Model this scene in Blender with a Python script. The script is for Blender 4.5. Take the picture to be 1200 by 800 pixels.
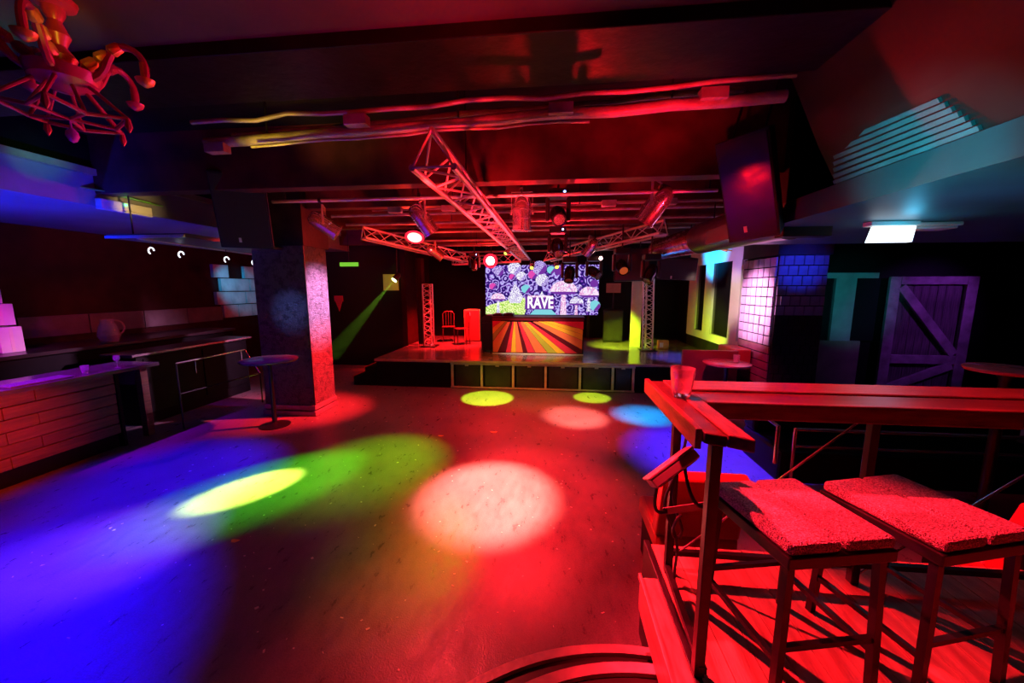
import bpy, math, random
from mathutils import Vector, Matrix

# ------------------------------------------------------------------ scene, camera, world
for o in list(bpy.data.objects):
    bpy.data.objects.remove(o, do_unlink=True)
sc = bpy.context.scene
col = sc.collection
R = math.radians
random.seed(7)

cam_d = bpy.data.cameras.new('camera')
cam_d.sensor_width = 36.0
cam_d.lens = 13.2
cam_d.clip_start = 0.02
cam = bpy.data.objects.new('camera', cam_d)
cam.location = (0, 0, 2.35)
cam.rotation_euler = (R(90 - 8.1), 0, R(6.1))
col.objects.link(cam)
sc.camera = cam

w = bpy.data.worlds.new('world')
sc.world = w
w.use_nodes = True
w.node_tree.nodes['Background'].inputs[0].default_value = (0.10, 0.03, 0.05, 1)
w.node_tree.nodes['Background'].inputs[1].default_value = 0.012

sc.view_settings.view_transform = 'Standard'
sc.view_settings.look = 'None'
sc.view_settings.exposure = 0.0
sc.view_settings.gamma = 1.0
sc.view_settings.use_curve_mapping = False


def aim(o, frm, to):
    d = Vector(to) - Vector(frm)
    o.rotation_euler = d.to_track_quat('-Z', 'Y').to_euler()


LIGHTS = []


def spot(loc, target, color, power, size, blend=0.3, radius=0.04, parent=None, name='spot_light'):
    ld = bpy.data.lights.new(name, 'SPOT')
    ld.color = color
    ld.energy = power
    ld.spot_size = R(size)
    ld.spot_blend = blend
    ld.shadow_soft_size = radius
    o = bpy.data.objects.new(name, ld)
    col.objects.link(o)
    o.location = loc
    aim(o, loc, target)
    LIGHTS.append(o)
    return o


def point(loc, color, power, radius=0.05, name='point_lamp'):
    ld = bpy.data.lights.new(name, 'POINT')
    ld.color = color
    ld.energy = power
    ld.shadow_soft_size = radius
    o = bpy.data.objects.new(name, ld)
    col.objects.link(o)
    o.location = loc
    return o


RED = (1.0, 0.012, 0.02)
HOTRED = (1.0, 0.10, 0.085)
BLUE = (0.02, 0.03, 1.0)
PURPLE = (0.30, 0.03, 1.0)
GREEN = (0.06, 1.0, 0.03)
LIME = (0.55, 1.0, 0.05)
TEAL = (0.02, 0.65, 1.0)

# general washes of the room (spots under the ceiling, several added without a fixture)
# -- dance floor, red
spot((-0.46, 5.28, 3.12), (-0.68, 4.02, 0), (1.0, 0.165, 0.13), 9500, 30, 0.75, 0.06)       # pool in the middle
spot((-0.46, 5.28, 3.12), (-0.25, 4.1, 0), RED, 2300, 52, 1.0, 0.03)            # wide red around it
spot((-1.5, 4.6, 3.5), (-0.5, 2.0, 0), (1.0, 0.03, 0.04), 700, 40, 1.0, 0.09)
spot((1.20, 5.62, 3.26), (0.46, 6.72, 0), (1.0, 0.165, 0.13), 4500, 22, 0.8, 0.06)
spot((1.20, 5.62, 3.26), (-0.2, 6.5, 0), RED, 1900, 66, 1.0, 0.03)
# -- yellow-green ellipse and its halo
spot((-0.98, 7.43, 2.98), (-3.52, 3.82, 0), (0.66, 1.0, 0.09), 26000, 7.8, 0.3, 0.05)
spot((-0.98, 7.43, 2.98), (-3.25, 4.0, 0), (0.03, 1.0, 0.01), 4200, 19, 0.9, 0.02)
spot((-1.6, 6.6, 3.4), (-2.35, 4.6, 0), (0.36, 1.0, 0.005), 1400, 32, 1.0, 0.08)
spot((-1.6, 6.6, 3.4), (-1.35, 3.2, 0), (0.75, 1.0, 0.005), 230, 20, 1.0, 0.1)
# -- little yellow pools at the stage foot
spot((-1.2, 7.2, 3.3), (-1.36, 7.75, 0), (0.60, 1.0, 0.03), 3000, 20, 0.25, 0.02)
spot((0.75, 7.5, 3.4), (0.88, 8.02, 0), (0.60, 1.0, 0.03), 2400, 14, 0.3, 0.02)
# -- blue and purple on the left
spot((-4.3, 3.0, 3.7), (-4.2, 1.4, 0), (0.004, 0.0, 1.0), 5600, 58, 0.9, 0.03)
spot((-2.6, 4.6, 3.5), (-4.0, 2.75, 0), (0.30, 0.05, 1.0), 2600, 25, 1.0, 0.03)
spot((-4.4, 4.4, 3.6), (-4.75, 3.9, 0), (0.004, 0.0, 1.0), 2400, 46, 0.9, 0.03)
# -- cyan and violet by the rail
spot((1.5, 5.9, 3.35), (1.72, 6.95, 0), (0.0, 0.34, 1.0), 5000, 22, 1.0, 0.03)
spot((1.2, 6.4, 3.3), (2.3, 5.4, 0), (0.05, 0.01, 1.0), 5000, 44, 1.0, 0.03)
# -- red over the deck, from the near ceiling
spot((-0.1, 2.32, 3.98), (1.5, 1.7, 1.2), (1.0, 0.012, 0.03), 2600, 58, 0.6, 0.04)
spot((-1.6, 5.15, 3.2), (1.25, 1.4, 0.7), (1.0, 0.012, 0.03), 6500, 22, 0.6, 0.03)


# ------------------------------------------------------------------ materials
MATS = {}


def mat(name, color, rough=0.5, metal=0.0, var=0.0, scale=6.0, bump=0.0, bscale=40.0, spec=0.5,
        color2=None, trans=0.0, stretch=None, emit=None, estr=0.0):
    if name in MATS:
        return MATS[name]
    m = bpy.data.materials.new(name)
    m.use_nodes = True
    nt = m.node_tree
    b = nt.nodes['Principled BSDF']
    b.inputs['Roughness'].default_value = rough
    b.inputs['Metallic'].default_value = metal
    b.inputs['Specular IOR Level'].default_value = spec
    b.inputs['Transmission Weight'].default_value = trans
    c1 = tuple(color) + (1,)
    b.inputs['Base Color'].default_value = c1
    tc = nt.nodes.new('ShaderNodeTexCoord')
    mp = nt.nodes.new('ShaderNodeMapping')
    nt.links.new(tc.outputs['Object'], mp.inputs[0])
    if stretch:
        mp.inputs['Scale'].default_value = stretch
    if var or color2:
        n = nt.nodes.new('ShaderNodeTexNoise')
        n.inputs['Scale'].default_value = scale
        n.inputs['Detail'].default_value = 5
        nt.links.new(mp.outputs[0], n.inputs['Vector'])
        cr = nt.nodes.new('ShaderNodeValToRGB')
        cr.color_ramp.elements[0].position = 0.32
        cr.color_ramp.elements[1].position = 0.68
        c2 = color2 if color2 else tuple(max(0, x * (1 - var)) for x in color)
        cr.color_ramp.elements[0].color = tuple(c2) + (1,)
        cr.color_ramp.elements[1].color = c1
        nt.links.new(n.outputs['Fac'], cr.inputs[0])
        nt.links.new(cr.outputs[0], b.inputs['Base Color'])
    if bump:
        n2 = nt.nodes.new('ShaderNodeTexNoise')
        n2.inputs['Scale'].default_value = bscale
        n2.inputs['Detail'].default_value = 4
        nt.links.new(mp.outputs[0], n2.inputs['Vector'])
        bp = nt.nodes.new('ShaderNodeBump')
        bp.inputs['Strength'].default_value = bump
        bp.inputs['Distance'].default_value = 0.02
        nt.links.new(n2.outputs['Fac'], bp.inputs['Height'])
        nt.links.new(bp.outputs[0], b.inputs['Normal'])
    if emit:
        b.inputs['Emission Color'].default_value = tuple(emit) + (1,)
        b.inputs['Emission Strength'].default_value = estr
    MATS[name] = m
    return m


BLACK = mat('black_paint', (0.005, 0.005, 0.0055), 0.55, var=0.4, spec=0.12)
CEILM = mat('black_ceiling', (0.015, 0.012, 0.012), 0.6, var=0.6, scale=2.5, bump=0.3, bscale=12, spec=0.12)
BEAMM = mat('beam_paint', (0.03, 0.02, 0.02), 0.5, var=0.6, scale=3, bump=0.25, bscale=14, spec=0.15)
NEARC = mat('near_ceiling', (0.09, 0.075, 0.08), 0.7, var=0.4, scale=1.2, bump=0.2, bscale=8, spec=0.15)
METAL = mat('black_metal', (0.03, 0.03, 0.032), 0.38, 0.7, var=0.3, scale=14)
STEEL = mat('polished_can', (0.74, 0.68, 0.68), 0.2, 0.85, var=0.25, scale=9)
ALU = mat('truss_aluminium', (0.72, 0.70, 0.68), 0.33, 0.4, var=0.2, scale=10)
CONDUIT = mat('painted_conduit', (0.42, 0.36, 0.36), 0.42, 0.2, var=0.5, scale=5)
WOOD = mat('deck_wood', (0.42, 0.26, 0.16), 0.45, color2=(0.22, 0.12, 0.07), scale=3, stretch=(6, 0.8, 6), bump=0.25, bscale=22)
RAILW = mat('rail_wood', (0.13, 0.055, 0.035), 0.3, color2=(0.045, 0.018, 0.012), scale=4, stretch=(1.2, 9, 9), bump=0.15, bscale=18)
WINGW = mat('wing_wood', (0.16, 0.07, 0.045), 0.3, color2=(0.05, 0.02, 0.014), scale=4, stretch=(9, 1.2, 9), bump=0.15, bscale=18)
BARW = mat('bar_wood', (0.16, 0.07, 0.035), 0.45, color2=(0.08, 0.04, 0.02), scale=3, stretch=(8, 0.7, 10), bump=0.5, bscale=16)
BARTOP = mat('bar_top', (0.10, 0.08, 0.09), 0.22, var=0.4, scale=5)
WHITE = mat('white_paint', (0.72, 0.71, 0.68), 0.5, var=0.12, scale=2)
SPK = mat('speaker_box', (0.012, 0.010, 0.010), 0.4, var=0.3, scale=8, bump=0.15, bscale=60, spec=0.3)
GRILL = mat('speaker_grille', (0.016, 0.012, 0.012), 0.35, bump=0.5, bscale=220, spec=0.3)
FABRIC = mat('red_vinyl', (0.5, 0.03, 0.03), 0.35, var=0.25, scale=5)
RUBBER = mat('cable_rubber', (0.015, 0.015, 0.015), 0.45, var=0.2)
PLASTIC = mat('off_white_plastic', (0.75, 0.73, 0.62), 0.4, var=0.1)
TILE = mat('glazed_tile', (0.62, 0.58, 0.62), 0.13, var=0.35, scale=3, bump=0.12, bscale=6)
TILEB = mat('glazed_brick_tile', (0.30, 0.28, 0.34), 0.14, var=0.5, scale=4, bump=0.2, bscale=7)
GROUT = mat('dark_grout', (0.008, 0.007, 0.008), 0.8, var=0.3, spec=0.1)
BLOCK = mat('painted_block', (0.12, 0.10, 0.10), 0.5, var=0.4, scale=4, bump=0.3, bscale=18)
DARKRED = mat('dark_red_panel', (0.03, 0.006, 0.006), 0.45, var=0.4, scale=4, spec=0.12)
BARN2 = mat('barn_brace_wood', (0.36, 0.28, 0.32), 0.45, color2=(0.16, 0.12, 0.14), scale=4, bump=0.4, bscale=18)
BARN = mat('barn_wood', (0.17, 0.12, 0.14), 0.45, color2=(0.04, 0.03, 0.035), scale=3, stretch=(9, 9, 0.8), bump=0.5, bscale=18)
GLASS = mat('clear_glass', (0.95, 0.9, 0.9), 0.08, trans=0.8, var=0.05)
STAGE = mat('stage_deck', (0.2, 0.16, 0.16), 0.2, var=0.5, scale=4, bump=0.05, bscale=30)
PANEL = mat('stage_panel', (0.03, 0.03, 0.022), 0.4, var=0.4, scale=4, spec=0.25)
FRAME = mat('stage_frame', (0.5, 0.48, 0.38), 0.45, var=0.3, scale=6)
FRINGE = mat('chandelier_red', (0.45, 0.03, 0.10), 0.3, var=0.3, scale=8)
GOLD = mat('chandelier_gold', (0.75, 0.42, 0.06), 0.35, 0.3, var=0.3, scale=10)
PAPER = mat('white_card', (0.7, 0.68, 0.7), 0.6, var=0.1)
SLAT = mat('cove_slat', (0.04, 0.20, 0.22), 0.5, var=0.3, scale=5)  # teal of the light put into the slat colour


def glow(name, color, strength):
    if name in MATS:
        return MATS[name]
    m = bpy.data.materials.new(name)
    m.use_nodes = True
    nt = m.node_tree
    nt.nodes.remove(nt.nodes['Principled BSDF'])
    e = nt.nodes.new('ShaderNodeEmission')
    e.inputs[0].default_value = tuple(color) + (1,)
    e.inputs[1].default_value = strength
    nt.links.new(e.outputs[0], nt.nodes['Material Output'].inputs[0])
    MATS[name] = m
    return m


# dance floor: worn painted concrete with drag marks and speckle
def floor_material():
    m = bpy.data.materials.new('dance_floor')
    m.use_nodes = True
    nt = m.node_tree
    b = nt.nodes['Principled BSDF']
    tc = nt.nodes.new('ShaderNodeTexCoord')
    n1 = nt.nodes.new('ShaderNodeTexNoise'); n1.inputs['Scale'].default_value = 1.3; n1.inputs['Detail'].default_value = 6
    mp = nt.nodes.new('ShaderNodeMapping'); mp.inputs['Scale'].default_value = (2.2, 0.9, 1); mp.inputs['Rotation'].default_value = (0, 0, 0.7)
    n2 = nt.nodes.new('ShaderNodeTexNoise'); n2.inputs['Scale'].default_value = 5; n2.inputs['Detail'].default_value = 8; n2.inputs['Roughness'].default_value = 0.7
    n3 = nt.nodes.new('ShaderNodeTexNoise'); n3.inputs['Scale'].default_value = 95; n3.inputs['Detail'].default_value = 3
    for n in (n1, n3):
        nt.links.new(tc.outputs['Object'], n.inputs['Vector'])
    nt.links.new(tc.outputs['Object'], mp.inputs[0]); nt.links.new(mp.outputs[0], n2.inputs['Vector'])
    a = nt.nodes.new('ShaderNodeMath'); a.operation = 'ADD'
    nt.links.new(n1.outputs['Fac'], a.inputs[0]); nt.links.new(n2.outputs['Fac'], a.inputs[1])
    a2 = nt.nodes.new('ShaderNodeMath'); a2.operation = 'MULTIPLY_ADD'; a2.inputs[1].default_value = 0.9
    nt.links.new(n3.outputs['Fac'], a2.inputs[0]); nt.links.new(a.outputs[0], a2.inputs[2])
    cr = nt.nodes.new('ShaderNodeValToRGB')
    mr = nt.nodes.new('ShaderNodeMapRange'); mr.inputs[1].default_value = 0.75; mr.inputs[2].default_value = 1.95
    nt.links.new(a2.outputs[0], mr.inputs[0]); nt.links.new(mr.outputs[0], cr.inputs[0])
    cr.color_ramp.elements[0].color = (0.055, 0.05, 0.05, 1)
    cr.color_ramp.elements[1].color = (0.22, 0.20, 0.20, 1)
    nt.links.new(cr.outputs[0], b.inputs['Base Color'])
    rr = nt.nodes.new('ShaderNodeMapRange'); rr.inputs[1].default_value = 0.3; rr.inputs[2].default_value = 0.7
    rr.inputs[3].default_value = 0.22; rr.inputs[4].default_value = 0.48
    nt.links.new(n2.outputs['Fac'], rr.inputs[0]); nt.links.new(rr.outputs[0], b.inputs['Roughness'])
    bp = nt.nodes.new('ShaderNodeBump'); bp.inputs['Strength'].default_value = 0.22; bp.inputs['Distance'].default_value = 0.01
    nt.links.new(n3.outputs['Fac'], bp.inputs['Height']); nt.links.new(bp.outputs[0], b.inputs['Normal'])
    return m


def seat_material():
    m = bpy.data.materials.new('sparkling_seat_cloth')
    m.use_nodes = True
    nt = m.node_tree
    b = nt.nodes['Principled BSDF']
    tc = nt.nodes.new('ShaderNodeTexCoord')
    v = nt.nodes.new('ShaderNodeTexVoronoi'); v.inputs['Scale'].default_value = 190
    n = nt.nodes.new('ShaderNodeTexNoise'); n.inputs['Scale'].default_value = 170; n.inputs['Detail'].default_value = 3
    nt.links.new(tc.outputs['Object'], v.inputs['Vector']); nt.links.new(tc.outputs['Object'], n.inputs['Vector'])
    cr = nt.nodes.new('ShaderNodeValToRGB')
    cr.color_ramp.elements[0].position = 0.42; cr.color_ramp.elements[0].color = (0.2, 0.15, 0.15, 1)
    cr.color_ramp.elements[1].position = 0.66; cr.color_ramp.elements[1].color = (0.75, 0.66, 0.66, 1)
    nt.links.new(n.outputs['Fac'], cr.inputs[0]); nt.links.new(cr.outputs[0], b.inputs['Base Color'])
    b.inputs['Roughness'].default_value = 0.35
    bp = nt.nodes.new('ShaderNodeBump'); bp.inputs['Strength'].default_value = 0.9; bp.inputs['Distance'].default_value = 0.012
    nt.links.new(v.outputs['Distance'], bp.inputs['Height']); nt.links.new(bp.outputs[0], b.inputs['Normal'])
    return m


def relief_material(name, base, dark, kind):
    """peeling embossed / small-brick covering of the square pillar"""
    m = bpy.data.materials.new(name)
    m.use_nodes = True
    nt = m.node_tree
    b = nt.nodes['Principled BSDF']
    tc = nt.nodes.new('ShaderNodeTexCoord')
    n = nt.nodes.new('ShaderNodeTexNoise'); n.inputs['Scale'].default_value = 11; n.inputs['Detail'].default_value = 9; n.inputs['Roughness'].default_value = 0.65
    nt.links.new(tc.outputs['Object'], n.inputs['Vector'])
    br = nt.nodes.new('ShaderNodeTexWave'); br.wave_type = 'BANDS'; br.bands_direction = 'Z'
    br.inputs['Scale'].default_value = 9.0; br.inputs['Distortion'].default_value = 30.0; br.inputs['Detail'].default_value = 3
    nt.links.new(tc.outputs['Object'], br.inputs['Vector'])
    cr = nt.nodes.new('ShaderNodeValToRGB')
    cr.color_ramp.elements[0].position = 0.38; cr.color_ramp.elements[0].color = dark + (1,)
    cr.color_ramp.elements[1].position = 0.52; cr.color_ramp.elements[1].color = base + (1,)
    nt.links.new(n.outputs['Fac'], cr.inputs[0]); nt.links.new(cr.outputs[0], b.inputs['Base Color'])
    mx = nt.nodes.new('ShaderNodeMath'); mx.operation = 'ADD'
    nt.links.new(n.outputs['Fac'], mx.inputs[0]); nt.links.new(br.outputs['Fac'], mx.inputs[1])
    bp = nt.nodes.new('ShaderNodeBump'); bp.inputs['Strength'].default_value = 0.7; bp.inputs['Distance'].default_value = 0.03
    nt.links.new(mx.outputs[0], bp.inputs['Height']); nt.links.new(bp.outputs[0], b.inputs['Normal'])
    b.inputs['Roughness'].default_value = 0.3
    return m


def screen_material(name, ramp, vs=5.0, freq=16.0, strength=1.0):
    m = bpy.data.materials.new(name)
    m.use_nodes = True
    nt = m.node_tree
    nt.nodes.remove(nt.nodes['Principled BSDF'])
    tc = nt.nodes.new('ShaderNodeTexCoord')
    v = nt.nodes.new('ShaderNodeTexVoronoi'); v.inputs['Scale'].default_value = vs
    n = nt.nodes.new('ShaderNodeTexNoise'); n.inputs['Scale'].default_value = vs * 0.8; n.inputs['Detail'].default_value = 3; n.inputs['Distortion'].default_value = 2.5
    nt.links.new(tc.outputs['Object'], v.inputs['Vector']); nt.links.new(tc.outputs['Object'], n.inputs['Vector'])
    s = nt.nodes.new('ShaderNodeMath'); s.operation = 'MULTIPLY_ADD'; s.inputs[1].default_value = freq
    nt.links.new(v.outputs['Distance'], s.inputs[0])
    q = nt.nodes.new('ShaderNodeMath'); q.operation = 'MULTIPLY'; q.inputs[1].default_value = 10
    nt.links.new(n.outputs['Fac'], q.inputs[0]); nt.links.new(q.outputs[0], s.inputs[2])
    si = nt.nodes.new('ShaderNodeMath'); si.operation = 'SINE'
    nt.links.new(s.outputs[0], si.inputs[0])
    mr = nt.nodes.new('ShaderNodeMapRange'); mr.inputs[1].default_value = -1; mr.inputs[2].default_value = 1
    nt.links.new(si.outputs[0], mr.inputs[0])
    cr = nt.nodes.new('ShaderNodeValToRGB')
    e = cr.color_ramp.elements
    e[0].position = ramp[0][0]; e[0].color = ramp[0][1] + (1,)
    e[1].position = ramp[-1][0]; e[1].color = ramp[-1][1] + (1,)
    for p, c in ramp[1:-1]:
        k = cr.color_ramp.elements.new(p); k.color = c + (1,)
    nt.links.new(mr.outputs[0], cr.inputs[0])
    em = nt.nodes.new('ShaderNodeEmission'); em.inputs[1].default_value = strength
    nt.links.new(cr.outputs[0], em.inputs[0])
    nt.links.new(em.outputs[0], nt.nodes['Material Output'].inputs[0])
    return m


FLOORM = floor_material()
SEATM = seat_material()
PILLAR_A = relief_material('pillar_relief', (0.13, 0.11, 0.125), (0.05, 0.04, 0.045), 0)
SCREENM = screen_material('screen_picture', [(0, (0.015, 0.004, 0.10)), (0.4, (0.06, 0.02, 0.32)), (0.72, (0.32, 0.08, 0.60)), (1, (0.55, 0.55, 1.0))], 4.2, 18)


# ------------------------------------------------------------------ mesh helpers
class MB:
    def __init__(s):
        s.v = []; s.f = []; s.m = []

    def add(s, vs, fs, mi=0):
        b = len(s.v)
        s.v += [tuple(p) for p in vs]
        s.f += [tuple(i + b for i in f) for f in fs]
        s.m += [mi] * len(fs)
        return s

    def box(s, x0, x1, y0, y1, z0, z1, mi=0):
        vs = [(x, y, z) for z in (z0, z1) for y in (y0, y1) for x in (x0, x1)]
        fs = [(0, 2, 3, 1), (4, 5, 7, 6), (0, 1, 5, 4), (2, 6, 7, 3), (0, 4, 6, 2), (1, 3, 7, 5)]
        return s.add(vs, fs, mi)

    def obox(s, c, ax, ay, az, sx, sy, sz, mi=0):
        """box with its own axes"""
        c = Vector(c); ax = Vector(ax).normalized(); ay = Vector(ay).normalized(); az = Vector(az).normalized()
        vs = [c + ax * sx * i / 2 + ay * sy * j / 2 + az * sz * k / 2 for k in (-1, 1) for j in (-1, 1) for i in (-1, 1)]
        fs = [(0, 2, 3, 1), (4, 5, 7, 6), (0, 1, 5, 4), (2, 6, 7, 3), (0, 4, 6, 2), (1, 3, 7, 5)]
        return s.add(vs, fs, mi)

    def bar(s, p0, p1, wd, ht, up=(0, 0, 1), mi=0):
        p0 = Vector(p0); p1 = Vector(p1)
        d = p1 - p0; L = d.length; d.normalize()
        u = Vector(up)
        if abs(d.dot(u)) > 0.98:
            u = Vector((0, 1, 0))
        r = d.cross(u).normalized(); u = r.cross(d).normalized()
        return s.obox((p0 + p1) / 2, d, r, u, L, wd, ht, mi)

    def tube(s, p0, p1, r0, r1=None, n=10, mi=0):
        return s.path([p0, p1], [r0, r0 if r1 is None else r1], n, mi)

    def path(s, pts, rad, n=8, mi=0, closed=False):
        pts = [Vector(p) for p in pts]
        N = len(pts)
        if not isinstance(rad, (list, tuple)):
            rad = [rad] * N
        ref = None; rings = []; vs = []
        for i, p in enumerate(pts):
            if closed:
                t = pts[(i + 1) % N] - pts[i - 1]
            else:
                t = pts[min(i + 1, N - 1)] - pts[max(i - 1, 0)]
            t.normalize()
            if ref is None:
                ref = Vector((0, 0, 1)) if abs(t.z) < 0.9 else Vector((1, 0, 0))
            r = t.cross(ref)
            if r.length < 1e-5:
                r = t.cross(Vector((1, 0.3, 0)))
            r.normalize()
            u = r.cross(t).normalized(); ref = u
            for k in range(n):
                a = 2 * math.pi * k / n
                vs.append(p + (r * math.cos(a) + u * math.sin(a)) * rad[i])
        fs = []
        for i in range(N if closed else N - 1):
            j = (i + 1) % N
            for k in range(n):
                k2 = (k + 1) % n
                fs.append((i * n + k, i * n + k2, j * n + k2, j * n + k))
        if not closed:
            fs.append(tuple(reversed(range(n))))
            fs.append(tuple((N - 1) * n + k for k in range(n)))
        return s.add(vs, fs, mi)

    def lathe(s, prof, c=(0, 0, 0), axis=(0, 0, 1), n=20, mi=0):
        """prof: list of (radius, height along axis)"""
        c = Vector(c); a = Vector(axis).normalized()
        ref = Vector((1, 0, 0)) if abs(a.x) < 0.9 else Vector((0, 1, 0))
        r = a.cross(ref).normalized(); u = a.cross(r)
        vs = []; fs = []
        for (q, h) in prof:
            for k in range(n):
                t = 2 * math.pi * k / n
                vs.append(c + a * h + (r * math.cos(t) + u * math.sin(t)) * max(q, 1e-4))
        for i in range(len(prof) - 1):
            for k in range(n):
                k2 = (k + 1) % n
                fs.append((i * n + k, i * n + k2, (i + 1) * n + k2, (i + 1) * n + k))
        if prof[0][0] > 1e-3:
            fs.append(tuple(reversed(range(n))))
        if prof[-1][0] > 1e-3:
            fs.append(tuple((len(prof) - 1) * n + k for k in range(n)))
        return s.add(vs, fs, mi)

    def prism(s, pts, ext, mi=0):
        """planar polygon (3d points) pushed along ext"""
        e = Vector(ext); n = len(pts)
        vs = [Vector(p) for p in pts] + [Vector(p) + e for p in pts]
        fs = [tuple(reversed(range(n))), tuple(range(n, 2 * n))]
        for i in range(n):
            j = (i + 1) % n
            fs.append((i, j, j + n, i + n))
        return s.add(vs, fs, mi)

    def mesh(s, name, mats, smooth=False, origin=(0, 0, 0)):
        me = bpy.data.meshes.new(name)
        o = Vector(origin)
        me.from_pydata([tuple(Vector(p) - o) for p in s.v], [], s.f)
        if not isinstance(mats, (list, tuple)):
            mats = [mats]
        for m in mats:
            me.materials.append(m)
        for p, mi in zip(me.polygons, s.m):
            p.material_index = mi
        if smooth:
            for p in me.polygons:
                p.use_smooth = True
        me.update()
        import bmesh
        bm = bmesh.new(); bm.from_mesh(me)
        bmesh.ops.recalc_face_normals(bm, faces=bm.faces)
        bm.to_mesh(me); bm.free()
        if smooth:
            me.set_sharp_from_angle(angle=R(38))
        return me


def tag(o, label, cat, group=None, kind=None):
    if label: o['label'] = label
    if cat: o['category'] = cat
    if group: o['group'] = group
    if kind: o['kind'] = kind
    return o


def thing(name, label, cat, loc=(0, 0, 0), rz=0, group=None, kind=None):
    o = bpy.data.objects.new(name, None)
    o.empty_display_size = 0.1
    col.objects.link(o)
    o.location = loc
    o.rotation_euler = (0, 0, rz)
    return tag(o, label, cat, group, kind)


def orig(p):
    """world position of a root or part (no rotations are used on these)"""
    v = Vector((0, 0, 0))
    while p is not None:
        v += Vector(p.location); p = p.parent
    return v


def part(name, mb, m, parent, smooth=False, bevel=0, local=False, label=None, kind=None):
    me = mb.mesh(name, m, smooth, (0, 0, 0) if local else orig(parent))
    o = bpy.data.objects.new(name, me)
    col.objects.link(o)
    o.parent = parent
    if bevel:
        b = o.modifiers.new('bevel', 'BEVEL'); b.width = bevel; b.segments = 2; b.limit_method = 'ANGLE'
    if label: o['label'] = label
    if kind: o['kind'] = kind
    return o


def part_at(name, mb, m, parent, loc, smooth=False, label=None):
    """part whose own origin is at loc, so that sub-parts and copies can share it"""
    me = mb.mesh(name, m, smooth, loc)
    o = bpy.data.objects.new(name, me)
    col.objects.link(o)
    o.parent = parent
    o.location = Vector(loc) - orig(parent)
    if label: o['label'] = label
    return o


def solo(name, mb, m, label, cat, loc=(0, 0, 0), smooth=False, bevel=0, group=None, kind=None):
    me = mb.mesh(name, m, smooth, loc)
    o = bpy.data.objects.new(name, me)
    col.objects.link(o)
    o.location = loc
    if bevel:
        b = o.modifiers.new('bevel', 'BEVEL'); b.width = bevel; b.segments = 2; b.limit_method = 'ANGLE'
    return tag(o, label, cat, group, kind)


def inst(name, me, parent, loc, rot=(0, 0, 0), scale=(1, 1, 1)):
    o = bpy.data.objects.new(name, me)
    col.objects.link(o)
    o.parent = parent
    o.location = Vector(loc) - (orig(parent) if parent else Vector((0, 0, 0)))
    o.rotation_euler = rot
    o.scale = scale
    return o


def copy_tree(o, parent=None):
    c = o.copy()
    col.objects.link(c)
    c.parent = parent
    for ch in o.children:
        copy_tree(ch, c)
    return c


def struct(name, mb, m, label=None, loc=(0, 0, 0)):
    return solo(name, mb, m, label, None, loc, kind='structure')


def bez(p0, p1, p2, p3, n=10):
    p0, p1, p2, p3 = map(Vector, (p0, p1, p2, p3))
    return [p0 * (1 - t) ** 3 + p1 * 3 * t * (1 - t) ** 2 + p2 * 3 * t * t * (1 - t) + p3 * t ** 3 for t in [i / n for i in range(n + 1)]]


# ------------------------------------------------------------------ the setting
struct('floor', MB().box(-9.2, 9.2, -1.5, 13.1, -0.1, 0.0), FLOORM, 'dark worn glossy dance floor with pools of coloured light')
struct('ceiling', MB().box(-6.0, 9.2, 2.66, 13.1, 4.3, 4.4), CEILM, 'black painted ceiling above the lighting rig')
struct('ceiling_near', MB().box(-9.2, 9.2, -1.5, 2.66, 4.06, 4.4), NEARC, 'lighter plastered ceiling beside the long dark beam')
struct('wall_left', MB().box(-9.2, -9.05, -1.5, 13.1, 0, 4.4), DARKRED, 'dark red wall behind the bar')
struct('wall_back', MB().box(-9.2, 9.2, 12.95, 13.1, 0, 4.4), BLACK, 'black wall behind the stage screen')
struct('wall_back_left', MB().box(-9.05, -4.45, 10.8, 10.95, 0, 4.3), BLACK, 'black wall beside the stage')
struct('wall_stage_left', MB().box(-4.45, -4.3, 10.8, 12.95, 0, 4.3), DARKRED, 'dark red side wall of the stage')
struct('wall_right', MB().box(9.05, 9.2, -1.5, 13.1, 0, 4.4), BLACK, 'black wall at the far end of the seating area')
struct('wall_back_right', MB().box(4.3, 9.05, 8.6, 8.75, 0, 4.3), BLACK, 'dark wall that holds the barn door')
struct('wall_stage_right', MB().box(4.16, 4.3, 8.45, 12.95, 0, 4.3), BLACK, 'dark wall behind the white panelling')
struct('wall_front', MB().box(-9.2, 9.2, -1.65, -1.5, 0, 4.4), BLACK, 'black wall facing the stage')

# lowered ceiling over the bar: fascia and soffit
struct('ceiling_bar', MB().box(-9.05, -6.0, -1.5, 10.8, 3.42, 3.80), mat('bar_soffit', (0.30, 0.30, 0.33), 0.45, var=0.35, scale=1.2), 'lowered ceiling over the bar')
struct('wall_bulkhead', MB().box(-9.05, -6.02, -1.5, 10.8, 3.80, 4.3), BLACK, 'black bulkhead above the lowered bar ceiling')
struct('trim_1', MB().box(-6.0, -5.93, -1.5, 10.8, 3.80, 3.88), mat('fascia_trim', (0.35, 0.36, 0.2), 0.4, var=0.3), 'thin moulding along the lowered bar ceiling')
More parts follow.
